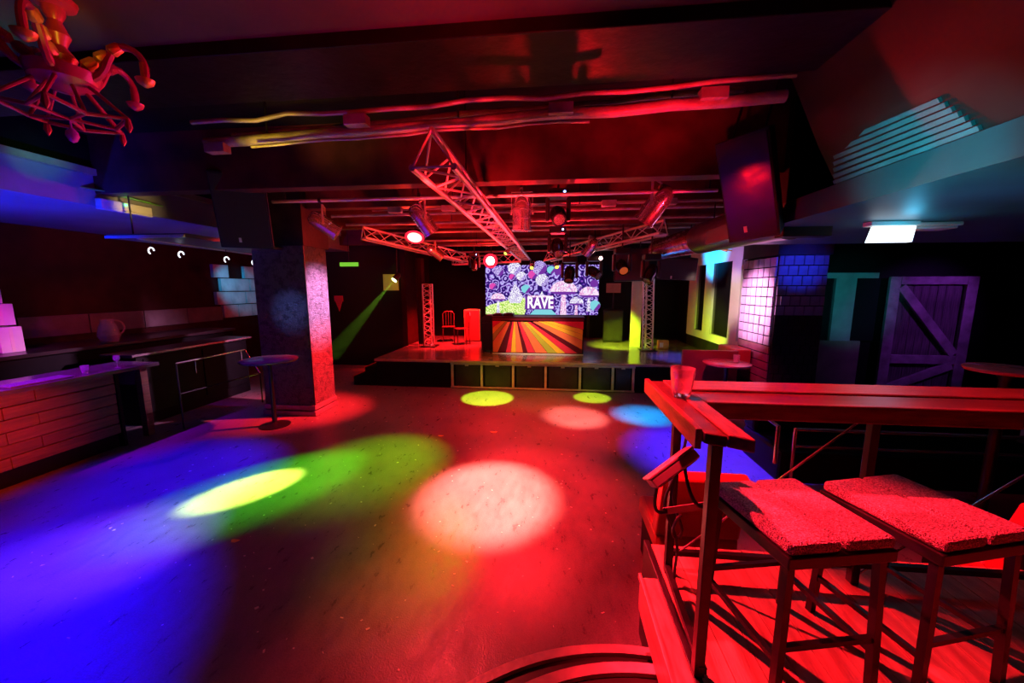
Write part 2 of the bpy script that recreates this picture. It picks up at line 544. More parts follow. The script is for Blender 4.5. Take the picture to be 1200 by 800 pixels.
# lowered ceiling on the right with its sloping slatted cove
struct('ceiling_right', MB().box(2.32, 9.05, -1.5, 6.2, 3.0, 3.2), mat('right_soffit', (0.035, 0.12, 0.14), 0.5, var=0.3, scale=1.5), 'lowered ceiling over the seating area')  # soffit colour carries the teal light as well
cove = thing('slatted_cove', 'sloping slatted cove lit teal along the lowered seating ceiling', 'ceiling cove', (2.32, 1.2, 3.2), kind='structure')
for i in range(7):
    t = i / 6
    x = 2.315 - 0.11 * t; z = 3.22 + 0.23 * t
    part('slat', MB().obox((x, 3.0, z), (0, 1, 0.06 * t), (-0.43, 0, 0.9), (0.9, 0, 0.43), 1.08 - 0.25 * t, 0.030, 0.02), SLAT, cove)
part('backing', MB().prism([(2.34, -1.45, 3.2), (2.17, -1.45, 3.50), (1.9, -1.45, 4.06), (2.34, -1.45, 4.06)], (0, 5.0, 0)), mat('cove_backing', (0.02, 0.014, 0.014), 0.4, var=0.4), cove)
solo('black_bulkhead', MB().box(2.46, 2.95, 4.45, 4.62, 2.9, 4.3), BLACK, 'tall black box hanging from the ceiling behind the slatted cove', 'bulkhead', (2.7, 4.5, 2.9), bevel=0.01)

# ceiling beams across the room
BIGBEAM = mat('wide_beam_paint', (0.010, 0.007, 0.007), 0.42, var=0.6, scale=3, bump=0.3, bscale=10, spec=0.15)
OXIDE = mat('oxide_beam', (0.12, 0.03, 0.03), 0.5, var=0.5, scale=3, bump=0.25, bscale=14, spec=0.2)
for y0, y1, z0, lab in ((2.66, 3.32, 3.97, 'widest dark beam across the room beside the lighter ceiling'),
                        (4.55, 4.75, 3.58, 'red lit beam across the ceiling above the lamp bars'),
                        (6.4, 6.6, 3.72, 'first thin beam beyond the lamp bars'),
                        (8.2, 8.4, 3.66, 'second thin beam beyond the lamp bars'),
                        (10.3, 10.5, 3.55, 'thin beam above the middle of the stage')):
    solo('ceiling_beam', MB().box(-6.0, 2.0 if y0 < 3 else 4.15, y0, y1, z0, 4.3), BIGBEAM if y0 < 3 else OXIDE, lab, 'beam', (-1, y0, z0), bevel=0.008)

# ------------------------------------------------------------------ deck, steps
deck = thing('wooden_deck', 'raised wooden deck under the bar stools with black edge board', 'deck', (0.62, -0.6, 0))
part('body', MB().box(0.66, 9.0, -1.4, 2.36, 0, 0.66), BLACK, deck)
pl = MB().box(0, 0.134, 0, 2.85, 0, 0.03).mesh('plank', WOOD)
for i in range(29):
    x = 0.665 + i * 0.139
    for y0, ln in ((-0.52 - (0.4 if i % 2 else 0), 1), ):
        o = inst('plank', pl, deck, (x, -0.52, 0.66 + random.uniform(0, 0.003)))
part('edge_board', MB().box(0.525, 0.625, 0.9, 2.02, 0.50, 0.70), mat('edge_wood', (0.42, 0.25, 0.18), 0.4, color2=(0.2, 0.1, 0.07), scale=4, stretch=(9, 1.5, 9)), deck, bevel=0.006)
part('edge_lip', MB().box(0.518, 0.535, 0.9, 2.03, 0.685, 0.72), mat('edge_wood', (0.42, 0.25, 0.18)), deck, bevel=0.004)
part('side_channel', MB().box(0.625, 0.662, -1.4, 2.36, 0.0, 0.70), METAL, deck, bevel=0.004)

steps = thing('curved_steps', 'curved steps with pale nosings leading up from the dance floor', 'steps', (0.5, 0.5, 0))
NOSE = mat('step_nosing', (0.5, 0.36, 0.33), 0.4, var=0.35, scale=9, bump=0.2, bscale=30)
TREAD = mat('step_tread', (0.02, 0.012, 0.012), 0.4, var=0.4, scale=6)


def arc(r, z, a0=90, a1=270, n=36):
    a0, a1 = 72, 200
    return [(0.5 + r * math.cos(R(a0 + (a1 - a0) * i / n)), 0.5 + r * math.sin(R(a0 + (a1 - a0) * i / n)), z) for i in range(n + 1)]


for r, z, xe in ((1.52, 0.23, 0.615), (1.20, 0.47, 0.615), (0.84, 0.70, 0.50)):
    pts = [p for p in arc(r, 0) if p[0] < xe - 0.01]
    pts = [(xe, 0.5 + math.sqrt(r * r - (xe - 0.5) ** 2), 0)] + pts + [(xe, 0.0, 0)]
    part('tread', MB().prism([(p[0], p[1], 0.001) for p in pts], (0, 0, z - 0.02)), TREAD, steps)
    m = MB(); n = len(pts) - 1
    inner = []
    for p in pts[:-1]:
        d = Vector((p[0] - 0.5, p[1] - 0.5, 0)); q = d * ((r - 0.042) / r)
        inner.append((0.5 + q.x, 0.5 + q.y, 0))
    out = [(0.5 + (p[0] - 0.5) * (r + .012) / r, 0.5 + (p[1] - 0.5) * (r + .012) / r, 0) for p in pts[:-1]]
    vs = [(p[0], p[1], zz) for zz in (z - 0.02, z + 0.006) for p in out + inner]
    N = len(out); fs = []
    for i in range(N - 1):
        fs += [(2 * N + i, 2 * N + i + 1, 3 * N + i + 1, 3 * N + i), (i, i + 1, 2 * N + i + 1, 2 * N + i),
               (N + i + 1, N + i, 3 * N + i, 3 * N + i + 1), (i + 1, i, N + i, N + i + 1)]
    fs += [(0, 2 * N, 3 * N, N), (N - 1, 2 * N - 1, 4 * N - 1, 3 * N - 1)]
    m.add(vs, fs)
    part('nosing', m, NOSE, steps)

# ------------------------------------------------------------------ tall rail table on the deck
tb = thing('rail_table', 'tall wooden drinks rail with black metal posts turning a corner on the deck', 'table', (0.64, 1.44, 0.69))
part('rail_plank', MB().box(0.76, 4.2, 2.10, 2.31, 1.745, 1.80), RAILW, tb, bevel=0.006)
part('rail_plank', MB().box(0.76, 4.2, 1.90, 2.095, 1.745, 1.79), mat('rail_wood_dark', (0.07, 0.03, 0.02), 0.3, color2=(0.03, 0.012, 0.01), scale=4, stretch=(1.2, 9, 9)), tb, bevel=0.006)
part('front_lip', MB().box(0.76, 4.2, 1.862, 1.897, 1.715, 1.80), RAILW, tb, bevel=0.005)
part('wing_plank', MB().prism([(0.600, 1.475, 1.745), (0.672, 1.445, 1.745), (0.672, 2.31, 1.745), (0.600, 2.31, 1.745)], (0, 0, 0.045)), mat('rail_wood_dark', (0.16, 0.07, 0.05)), tb, bevel=0.004)
part('wing_plank', MB().prism([(0.675, 1.444, 1.745), (0.752, 1.40, 1.745), (0.752, 2.31, 1.745), (0.675, 2.31, 1.745)], (0, 0, 0.053)), WINGW, tb, bevel=0.005)
part('wing_edge', MB().box(0.572, 0.598, 1.49, 2.33, 1.715, 1.80), WINGW, tb, bevel=0.004)
for x, y, zb, zt in ((0.648, 1.485, 0.701, 1.744), (0.70, 2.09, 0.694, 1.744), (1.72, 2.12, 0.694, 1.744), (2.85, 2.12, 0.694, 1.744)):
    part('post', MB().box(x - .021, x + .021, y - .021, y + .021, zb, zt), METAL, tb, bevel=0.003)
part('base_rail', MB().bar((0.66, 1.46, 0.74), (0.69, 2.09, 0.74), 0.03, 0.03), METAL, tb)
part('base_rail', MB().bar((0.69, 2.12, 0.80), (4.1, 2.14, 0.80), 0.03, 0.03), METAL, tb)
for p0, p1 in (((0.70, 2.12, 0.74), (1.72, 2.13, 1.70)), ((1.74, 2.12, 0.74), (2.85, 2.13, 1.70))):
    part('brace_rod', MB().tube(p0, p1, 0.006, n=8), STEEL, tb, True)
part('bracket', MB().bar((0.585, 1.86, 1.215), (0.80, 1.83, 1.285), 0.008, 0.035), mat('flat_bar', (0.3, 0.26, 0.26), 0.4, 0.5, var=0.2), tb)

# flood lamp fixed to the rail post
fl = thing('flood_lamp', 'slim red lit flood lamp clamped to the near corner of the rail table', 'lamp', (0.62, 1.86, 1.3))
d1 = Vector((-0.80, -0.22, -0.56)).normalized(); d2 = Vector((0.22, 0.90, -0.33)); d2 = (d2 - d1 * d2.dot(d1)).normalized(); d3 = d1.cross(d2)
if d3.z < 0: d3 = -d3
cf = Vector((0.625, 1.90, 1.43))
FLB = mat('flood_housing', (0.32, 0.28, 0.28), 0.3, 0.4, var=0.2, scale=12)
part('housing', MB().obox(cf, d1, d2, d3, 0.27, 0.17, 0.05), FLB, fl, bevel=0.008)
part('rim', MB().obox(cf + d3 * 0.03, d1, d2, d3, 0.285, 0.175, 0.014), FLB, fl, bevel=0.004)
part('front_glass', MB().obox(cf - d3 * 0.026, d1, d2, d3, 0.23, 0.13, 0.008), mat('flood_glass', (0.05, 0.05, 0.06), 0.1), fl)
part('mounting_arm', MB().path(bez(cf + d1 * 0.1 - d2 * 0.06, (0.52, 1.85, 1.22), (0.54, 1.85, 1.2), (0.60, 1.85, 1.22)), 0.009), METAL, fl, True)
part('mounting_arm', MB().path(bez(cf - d1 * 0.06 - d2 * 0.06, (0.68, 1.82, 1.33), (0.72, 1.80, 1.28), (0.76, 1.83, 1.27)), 0.009), METAL, fl, True)
solo('lamp_cable', MB().path(bez((0.74, 2.0, 1.72), (0.70, 2.0, 1.2), (0.60, 2.05, 1.25), (0.66, 2.02, 1.08)) + bez((0.66, 2.02, 1.08), (0.76, 1.98, 0.9), (0.68, 2.0, 0.85), (0.70, 1.95, 0.70))[1:], 0.008),
     RUBBER, 'black cable looping down the corner posts of the rail table', 'cable', (0.7, 1.95, 0.7), True)
solo('lamp_cable', MB().path(bez((0.70, 2.03, 1.35), (0.62, 2.0, 1.15), (0.78, 2.0, 1.05), (0.72, 2.0, 0.98)) + bez((0.72, 2.0, 0.98), (0.66, 2.0, 0.95), (0.68, 1.98, 1.10), (0.72, 1.99, 1.12))[1:], 0.008),
     RUBBER, 'short coiled black cable tied to the corner post', 'cable', (0.7, 2.0, 1.0), True)

# tumblers
TUMB = MB().lathe([(0.0, 0.0), (0.030, 0.0), (0.033, 0.006), (0.037, 0.03), (0.043, 0.075), (0.044, 0.10), (0.0405, 0.10), (0.038, 0.075), (0.033, 0.03), (0.028, 0.014), (0.0, 0.012)], n=24)
t1 = TUMB.mesh('tumbler', GLASS, True)
g = inst('tumbler', t1, None, (0.672, 1.97, 1.799), scale=(1.35, 1.35, 1.45)); tag(g, 'clear glass tumbler standing on the corner of the drinks rail', 'glass')

# ------------------------------------------------------------------ bar stools
def make_stool():
    r = thing('bar_stool', 'bar stool tucked in beside the near corner of the drinks rail', 'stool', (0, 0, 0), 0, 'square bar stools on the deck')
    part('cushion', MB().box(-0.222, -0.006, -0.235, 0.235, 0.665, 0.715), SEATM, r, bevel=0.016, local=True)
    part('cushion', MB().box(0.006, 0.222, -0.235, 0.235, 0.665, 0.715), SEATM, r, bevel=0.016, local=True)
    part('seat_frame', MB().box(-0.228, 0.228, -0.24, 0.24, 0.615, 0.664), METAL, r, bevel=0.005, local=True)
    for sx in (-1, 1):
        for sy in (-1, 1):
            part('leg', MB().bar((sx * 0.195, sy * 0.205, 0.614), (sx * 0.215, sy * 0.225, 0.0), 0.030, 0.030, (0, 1, 0)), METAL, r, local=True)
    for sx in (-1, 1):
        part('footrest', MB().bar((sx * 0.21, -0.21, 0.2), (sx * 0.21, 0.21, 0.2), 0.022, 0.022), METAL, r, local=True)
    for sy in (-1, 1):
        part('footrest', MB().bar((-0.205, sy * 0.215, 0.26), (0.205, sy * 0.215, 0.26), 0.022, 0.022), METAL, r, local=True)
    return r


st = make_stool()
st.location = (1.06, 1.645, 0.693); st.rotation_euler.z = R(12)
s2 = copy_tree(st); s2.location = (1.625, 1.735, 0.693); s2.rotation_euler.z = R(16)
s2['label'] = 'bar stool farther from the corner post of the drinks rail'

# red benches behind the rail
def bench(x, y, rz, label):
    r = thing('red_bench', label, 'bench', (x, y, 0), rz, 'red vinyl benches behind the rail')
    part('seat', MB().box(-0.30, 0.30, -0.25, 0.30, 0.36, 0.52), FABRIC, r, bevel=0.03, local=True)
    part('backrest', MB().prism([(-0.30, -0.25, 0.5), (-0.30, -0.36, 1.02), (-0.30, -0.26, 1.04), (-0.30, -0.12, 0.5)], (0.6, 0, 0)), FABRIC, r, bevel=0.02, local=True)
    part('base', MB().box(-0.27, 0.27, -0.24, 0.27, 0.0, 0.359), BLACK, r, local=True)
    return r


bench(1.10, 2.95, 0, 'red vinyl bench behind the corner of the drinks rail')
bench(3.2, 2.75, R(0), 'red vinyl bench behind the far stretch of the drinks rail')

# dark lounge frame with chrome bars seen under the rail
lf = thing('steel_framed_sofa', 'dark sofa with polished steel side bars under the rail', 'sofa', (3.3, 4.2, 0))
part('seat', MB().box(2.4, 5.2, 4.0, 4.8, 0.3, 0.66), BLACK, lf, bevel=0.04)
part('backrest', MB().box(2.4, 5.2, 4.55, 4.8, 0.66, 1.05), BLACK, lf, bevel=0.04)
part('side_bar', MB().path([(2.32, 3.95, 0.55), (2.32, 3.95, 0.95), (2.32, 4.3, 0.98), (2.32, 4.7, 0.95)], 0.022), STEEL, lf, True)
part('front_bar', MB().tube((2.5, 3.96, 0.92), (5.1, 3.96, 0.92), 0.018), STEEL, lf, True)
part('front_bar', MB().tube((2.5, 3.96, 0.74), (5.1, 3.96, 0.74), 0.014), STEEL, lf, True)
for x in (2.5, 5.1):
    part('leg', MB().tube((x, 3.97, 0), (x, 3.97, 0.93), 0.018), STEEL, lf, True)

# round tables on the right
def round_table(x, y, h, r, label, mtop, group=None):
    t = thing('round_table', label, 'table', (x, y, 0), 0, group)
    part('table_top', MB().lathe([(0, h - 0.035), (r - 0.01, h - 0.035), (r, h - 0.02), (r, h - 0.008), (r - 0.012, h), (0, h)], (x, y, 0), n=36), mtop, t, True)
    part('column', MB().lathe([(0.05, 0.03), (0.038, 0.06), (0.034, h - 0.1), (0.07, h - 0.037)], (x, y, 0), n=14), METAL, t, True)
    part('foot', MB().lathe([(0.24, 0.0), (0.24, 0.012), (0.10, 0.035), (0.04, 0.06)], (x, y, 0), n=24), METAL, t, True)
    return t


RT = mat('red_table_top', (0.5, 0.1, 0.12), 0.25, var=0.2)
round_table(3.20, 7.15, 1.0, 0.40, 'pink lit round table with a tumbler beside the tiled pillar', RT)
g = inst('tumbler', t1, None, (3.34, 7.1, 1.0), scale=(1.3, 1.3, 1.5)); tag(g, 'small tumbler standing on the pink lit round table', 'glass')
round_table(3.62, 3.34, 1.72, 0.24, 'tall round red table standing near the barn door', RT)
# banquette end by the stage
bq = thing('banquette', 'dark red banquette end between the stage and the round table', 'banquette', (3.1, 7.7, 0))
part('side_panel', MB().box(2.58, 3.62, 7.62, 7.70, 0, 1.14), mat('banquette_side', (0.2, 0.03, 0.03), 0.4, var=0.2), bq, bevel=0.01)
part('seat', MB().box(3.0, 3.9, 7.71, 8.4, 0.0, 0.75), BLACK, bq, bevel=0.02)
part('backrest', MB().box(3.55, 3.9, 7.71, 8.4, 0.76, 1.16), FABRIC, bq, bevel=0.03)

# ------------------------------------------------------------------ bar on the left
bar = thing('bar_counter', 'long bar counter with timber plank front and violet lit top', 'bar', (-6.6, 3.0, 0))
part('counter_top', MB().box(-6.95, -6.22, -1.3, 5.25, 1.13, 1.185), BARTOP, bar, bevel=0.008)
part('carcass', MB().box(-6.9, -6.42, -1.3, 4.70, 0.0, 1.13), BLACK, bar)
pm = None
for i in range(6):
    z0 = 0.22 + i * 0.150
    for y0, y1 in ((-1.3, 1.2), (1.21, 3.55 + (i % 2) * 0.3), (3.56 + (i % 2) * 0.3, 4.70)):
        x = -6.35 + random.uniform(-0.012, 0.012)
        part('plank', MB().box(-6.42, x, y0, y1, z0, z0 + 0.140), BARW, bar, bevel=0.006)
part('kickboard', MB().box(-6.6, -6.44, -1.3, 4.70, 0, 0.2), BLACK, bar)
part('end_panel', MB().box(-6.9, -6.35, 4.72, 4.76, 0, 1.12), BLACK, bar)
part('support_leg', MB().box(-6.5, -6.4, 5.1, 5.2, 0, 1.13), BARW, bar)
part('rear_ledge', MB().box(-7.3, -6.96, -1.3, 5.1, 1.05, 1.09), DARKRED, bar)

dm = MB().box(-0.12, 0.12, -0.35, 0.35, 0, 0.018)
o = solo('bar_mat', MB().box(-6.52, -6.28, 3.62, 4.22, 1.186, 1.204), mat('bar_mat_rubber', (0.18, 0.18, 0.2), 0.35, bump=1.0, bscale=90), 'ribbed bar mat lying on the violet lit counter', 'mat', (-6.4, 3.9, 1.186), bevel=0.004)
t = inst('tumbler', t1, None, (-6.40, 4.42, 1.186), scale=(1.0, 1.0, 1.1)); tag(t, 'short tumbler on the counter beside the ribbed mat', 'glass')
wg = MB().lathe([(0.0, 0), (0.036, 0.002), (0.034, 0.006), (0.005, 0.012), (0.005, 0.085), (0.03, 0.11), (0.04, 0.14), (0.034, 0.185), (0.032, 0.185), (0.037, 0.14), (0.027, 0.113), (0, 0.095)], n=20).mesh('stem_glass', GLASS, True)
t = inst('stem_glass', wg, None, (-6.36, 4.78, 1.186)); tag(t, 'stemmed glass standing near the end of the counter', 'glass')

DARKTOP = mat('dark_worktop', (0.03, 0.02, 0.022), 0.3, var=0.4, scale=5)
# counter beyond with the lifting flap
b2 = thing('service_counter', 'dark service counter with thin red lit metal edge behind the bar', 'counter', (-7.1, 6.4, 0))
part('counter_top', MB().box(-7.5, -6.9, 5.4, 7.9, 1.20, 1.25), DARKTOP, b2, bevel=0.006)
part('edge_strip', MB().box(-6.9, -6.885, 5.4, 7.9, 1.215, 1.25), STEEL, b2)
part('carcass', MB().box(-7.45, -6.95, 5.5, 7.8, 0, 1.2), BLACK, b2)
for y in (5.6, 6.7):
    dr = part('door', MB().box(-6.95, -6.93, y, y + 1.02, 0.2, 1.15), BLACK, b2, bevel=0.004)
    part('handle', MB().tube((-6.915, y + 0.9, 0.7), (-6.915, y + 0.9, 0.95), 0.01), STEEL, dr, True)
fr = thing('metal_barrier', 'thin red edged metal frame standing beside the bar end', 'frame', (-6.1, 6.0, 0))
part('top_bar', MB().tube((-6.15, 5.45, 1.12), (-6.15, 6.85, 1.12), 0.014), STEEL, fr, True)
part('slanted_bar', MB().tube((-6.15, 6.85, 1.12), (-5.95, 6.95, 0.62), 0.014), STEEL, fr, True)
part('lower_bar', MB().tube((-5.95, 6.95, 0.62), (-6.15, 5.45, 0.6), 0.012), METAL, fr, True)
part('post', MB().tube((-6.15, 5.45, 0.0), (-6.15, 5.45, 1.12), 0.014), METAL, fr, True)
part('post', MB().tube((-5.95, 6.95, 0.0), (-5.95, 6.95, 0.62), 0.014), METAL, fr, True)

# back counter, cartons, jug
bc = thing('back_counter', 'low back counter along the dark red wall', 'counter', (-8.6, 4.5, 0))
part('worktop', MB().box(-9.04, -7.9, -1.3, 8.6, 1.30, 1.36), DARKTOP, bc, bevel=0.006)
part('carcass', MB().box(-9.04, -8.0, -1.3, 8.6, 0, 1.30), BLACK, bc)
for dy, z0, hh, ww, lab in ((4.55, 1.361, .42, .34, 'white carton at the bottom of the pile on the back counter'),
                            (4.90, 1.361, .40, .27, 'white carton beside the pile on the back counter'),
                            (4.55, 1.785, .33, .24, 'narrow white carton in the middle of the pile on the back counter'),
                            (4.83, 1.785, .33, .30, 'square white carton resting on two others on the back counter'),
                            (4.70, 2.12, .22, .36, 'flat white carton on top of the pile on the back counter')):
    o = thing('carton', lab, 'box', (-8.45, dy, z0), 0, 'white cartons on the back counter')
    bb = part('box_body', MB().box(-8.6, -8.3, dy - ww / 2 + .005, dy + ww / 2 - .005, z0, z0 + hh - .006), PAPER, o, bevel=0.004)
    part('tape', MB().box(-8.299, -8.297, dy - 0.02, dy + 0.02, z0 + 0.01, z0 + hh - .02), PLASTIC, bb)
jug = thing('water_jug', 'glass jug with blue glint on the back counter', 'jug', (-8.2, 6.1, 1.36))
part('vessel', MB().lathe([(0, 0), (0.12, 0), (0.16, 0.12), (0.13, 0.28), (0.09, 0.36), (0.10, 0.42), (0.094, 0.42), (0.084, 0.36), (0.12, 0.28), (0.15, 0.12), (0.11, 0.012), (0, 0.01)], (-8.2, 6.1, 1.36), n=24), GLASS, jug, True)
part('handle', MB().path(bez((-8.2, 6.19, 1.75), (-8.2, 6.42, 1.76), (-8.2, 6.42, 1.5), (-8.2, 6.26, 1.48)), 0.014), GLASS, jug, True)

# block courses on the left wall
wl = bpy.data.objects['wall_left']
bm1 = MB().box(0, 0.07, 0.008, 0.99, 0.006, 0.37).mesh('block', BLOCK)
for y in [3.4 + i for i in range(6)]:
    inst('block', bm1, wl, (-9.05, y, 1.48 + 0.0))
bm2 = MB().box(0, 0.09, 0.008, 0.48, 0.008, 0.35).mesh('block', mat('pale_block', (0.42, 0.42, 0.42), 0.5, var=0.35, scale=4, bump=0.3, bscale=18))
for k in range(4):
    for i in range(3):
        if k == 3 and i == 1: continue
        inst('block', bm2, wl, (-9.05 + random.uniform(0, 0.03), 9.4 + i * 0.5 - (0.18 if k % 2 else 0), 1.53 + k * 0.365))

# hanging slab over the bar with little glowing rings added as glints of hanging glasses
sl = thing('hanging_canopy', 'flat dark canopy with pale edge strips hanging over the bar end', 'canopy', (-5.2, 5.9, 3.0))
part('slab', MB().box(-5.85, -4.72, 4.5, 7.35, 3.0, 3.05), mat('canopy_panel', (0.10, 0.10, 0.12), 0.4, var=0.2), sl)
part('edge_strip', MB().box(-5.86, -4.71, 4.475, 4.499, 2.995, 3.03), WHITE, sl)
part('edge_strip', MB().bar((-5.40, 4.5, 2.99), (-5.85, 7.3, 2.99), 0.03, 0.018), WHITE, sl)
for x, y in ((-5.7, 4.7), (-4.85, 7.1), (-5.7, 7.1)):
    part('hanging_rod', MB().tube((x, y, 3.05), (x, y, 4.29), 0.01), METAL, sl, True)
for i, (x, y, z) in enumerate(((-5.75, 4.95, 2.88), (-5.6, 5.25, 2.85), (-5.55, 6.0, 2.83), (-5.55, 6.6, 2.82))):
    o = thing('glass_glint', ('first', 'second', 'third', 'fourth')[i] + ' tiny glowing ring as a glass rim glint along the canopy counted from its pale end strip', 'lamp', (x, y, z), 0, 'glass rim glints under the canopy')
    part('ring', MB().path([(x + 0.045 * math.cos(a), y, z + 0.045 * math.sin(a)) for a in [k * math.pi / 6 for k in range(9)]], 0.010, 6), glow('glint_glow', (0.85, 0.9, 1.0), 2.0), o)
    part('stem', MB().tube((x, y, z + 0.05), (x, y, 3.0), 0.005, n=6), METAL, o)

# emergency luminaire with green light on the fascia
em = thing('emergency_lamp', 'cream wall box with a small green light on the bar ceiling edge', 'lamp', (-5.95, 4.85, 3.37))
part('housing', MB().box(-6.0, -5.90, 4.53, 5.17, 3.41, 3.52), PLASTIC, em, bevel=0.012)
part('bottom_strip', MB().box(-5.995, -5.905, 4.53, 5.17, 3.385, 3.409), WHITE, em)
part('indicator', MB().lathe([(0.014, 0), (0.012, 0.012), (0, 0.016)], (-5.90, 4.82, 3.49), (1, 0, 0), 10), glow('green_led', (0.05, 1, 0.15), 12), em)
part('wedge_shade', MB().prism([(-6.0, 4.40, 3.62), (-5.85, 4.55, 3.60), (-5.85, 5.3, 3.56), (-6.0, 5.3, 3.58)], (0, 0, 0.012)), mat('green_plastic', (0.2, 0.6, 0.1), 0.3), em)

# round standing table before the pillar
rt = round_table(-4.74, 5.76, 1.165, 0.43, 'round poser table with violet lit top before the square pillar', BARTOP)

# ------------------------------------------------------------------ pillars
pa = thing('square_pillar', 'square pillar in peeling embossed covering beside the round poser table', 'pillar', (-4.8, 6.6, 0))
part('shaft', MB().box(-5.32, -4.34, 6.29, 6.95, 0.0, 3.08), PILLAR_A, pa)
part('skirting', MB().box(-5.36, -4.31, 6.25, 6.98, 0, 0.09), mat('pillar_skirt', (0.25, 0.22, 0.25), 0.25, var=0.3), pa, bevel=0.01)
part('skirting', MB().box(-5.35, -4.32, 6.265, 6.97, 0.11, 0.2), mat('pillar_skirt', (0.25, 0.22, 0.25)), pa, bevel=0.01)
part('head', MB().box(-5.36, -4.30, 6.25, 7.0, 3.08, 4.3), BEAMM, pa)
part('edge_strip', MB().box(-4.345, -4.332, 6.282, 6.298, 0.2, 3.08), METAL, pa)

pb = thing('tiled_pillar', 'wide pillar clad in glazed tiles beside the white panelling', 'pillar', (4.3, 7.8, 0))
part('core', MB().box(3.965, 4.78, 7.225, 8.42, 0, 2.92), GROUT, pb)
part('head', MB().box(3.93, 4.82, 7.19, 8.44, 2.93, 4.3), mat('pillar_head', (0.07, 0.03, 0.03), 0.5, var=0.3), pb)
tl = MB().box(-0.022, 0.004, 0.014, 0.181, 0.010, 0.168).mesh('tile', TILE)
for r_ in range(9):
    for c in range(6):
        o = inst('tile', tl, pb, (3.958 + random.uniform(-.003, .003), 7.235 + c * 0.195, 1.30 + r_ * 0.178))
        o.rotation_euler = (0, random.uniform(-.02, .02), random.uniform(-.02, .02))
pk = MB().box(-0.016, 0.004, 0.004, 1.165, 0.010, 0.144).mesh('long_tile', mat('maroon_tile', (0.28, 0.10, 0.14), 0.18, var=0.4, scale=3))
for r_ in range(5):
    inst('long_tile', pk, pb, (3.958, 7.235, 0.53 + r_ * 0.154))
TILE_SHADED = mat('shaded_brick_tile', (0.03, 0.02, 0.028), 0.2, var=0.5, scale=4, bump=0.2, bscale=7)  # shade of the lower rows put into a darker brick tile
tw = 0.162
full = [MB().box(0.009, tw - 0.009, -0.016, 0.004, 0.009, 0.168).mesh('tile', m_) for m_ in (TILE_SHADED, TILEB)]
half = [MB().box(0.007, tw / 2 - 0.009, -0.016, 0.004, 0.009, 0.168).mesh('tile', m_) for m_ in (TILE_SHADED, TILEB)]
for r_ in range(13):
    k = 1 if r_ > 6 else 0
    xs_ = [(3.966 + c * tw, full[k]) for c in range(5)] if r_ % 2 else [(3.966, half[k])] + [(3.966 + tw / 2 + c * tw, full[k]) for c in range(4)] + [(3.966 + tw * 4.5, half[k])]
    for x0, me_ in xs_:
        o = inst('tile', me_, pb, (x0, 7.215 + random.uniform(-.004, .003), 0.62 + r_ * 0.177))
        o.rotation_euler = (random.uniform(-.02, .02), 0, random.uniform(-.02, .02))
part('skirting', MB().box(3.94, 4.81, 7.19, 8.43, 0, 0.5), BLACK, pb)

# ------------------------------------------------------------------ white panelling on the right stage wall
wp = thing('white_panelling', 'white timber panelling with tall dark openings beside the tiled pillar', 'panelling', (4.12, 10.2, 0.98))
part('board', MB().box(4.08, 4.15, 8.5, 11.9, 2.97, 3.46), WHITE, wp)
part('board', MB().box(4.08, 4.15, 8.5, 11.9, 0.98, 1.18), WHITE, wp)
for y0, y1 in ((8.5, 8.66), (8.78, 9.22), (10.22, 10.72), (11.3, 11.9)):
    part('upright', MB().box(4.08, 4.15, y0, y1, 1.18, 2.97), WHITE, wp)
for y0, y1 in ((8.66, 8.78), (9.22, 10.22), (10.72, 11.3)):
    part('dark_pane', MB().box(4.13, 4.149, y0, y1, 1.18, 2.97), mat('dark_window', (0.01, 0.01, 0.012), 0.15), wp)
part('lower_panel', MB().box(4.10, 4.15, 8.5, 11.9, 0.1, 0.97), PANEL, wp)
o = thing('wall_spotlight', 'small brass wall spotlight fixed to the white panelling', 'lamp', (4.0, 9.35, 3.2))
part('head', MB().lathe([(0.03, 0), (0.045, 0.05), (0.05, 0.13)], (3.98, 9.3, 3.2), (-0.5, 0.5, 0.35), 12), GOLD, o, True)
part('arm', MB().tube((4.075, 9.3, 3.2), (3.97, 9.31, 3.21), 0.014), GOLD, o, True)

# ------------------------------------------------------------------ barn door wall on the right
TEALB = mat('pale_board', (0.34, 0.36, 0.36), 0.5, var=0.3, scale=3)
wf = thing('window_frame_boards', 'pale boards framing dark openings between the tiled pillar and barn door', 'panelling', (6.0, 8.55, 0.3))
part('top_board', MB().box(5.2, 6.62, 8.52, 8.6, 2.55, 2.66), TEALB, wf)
part('upright', MB().box(5.83, 6.22, 8.52, 8.6, 1.25, 2.55), TEALB, wf)
part('lower_board', MB().box(5.58, 6.42, 8.51, 8.6, 0.3, 1.25), mat('ochre_board', (0.26, 0.24, 0.16), 0.5, var=0.4, scale=3), wf)
for x0, x1 in ((5.25, 5.82), (6.23, 6.7)):
    part('dark_pane', MB().box(x0, x1, 8.57, 8.6, 1.25, 2.55), mat('dark_window', (0.01, 0.01, 0.012)), wf)

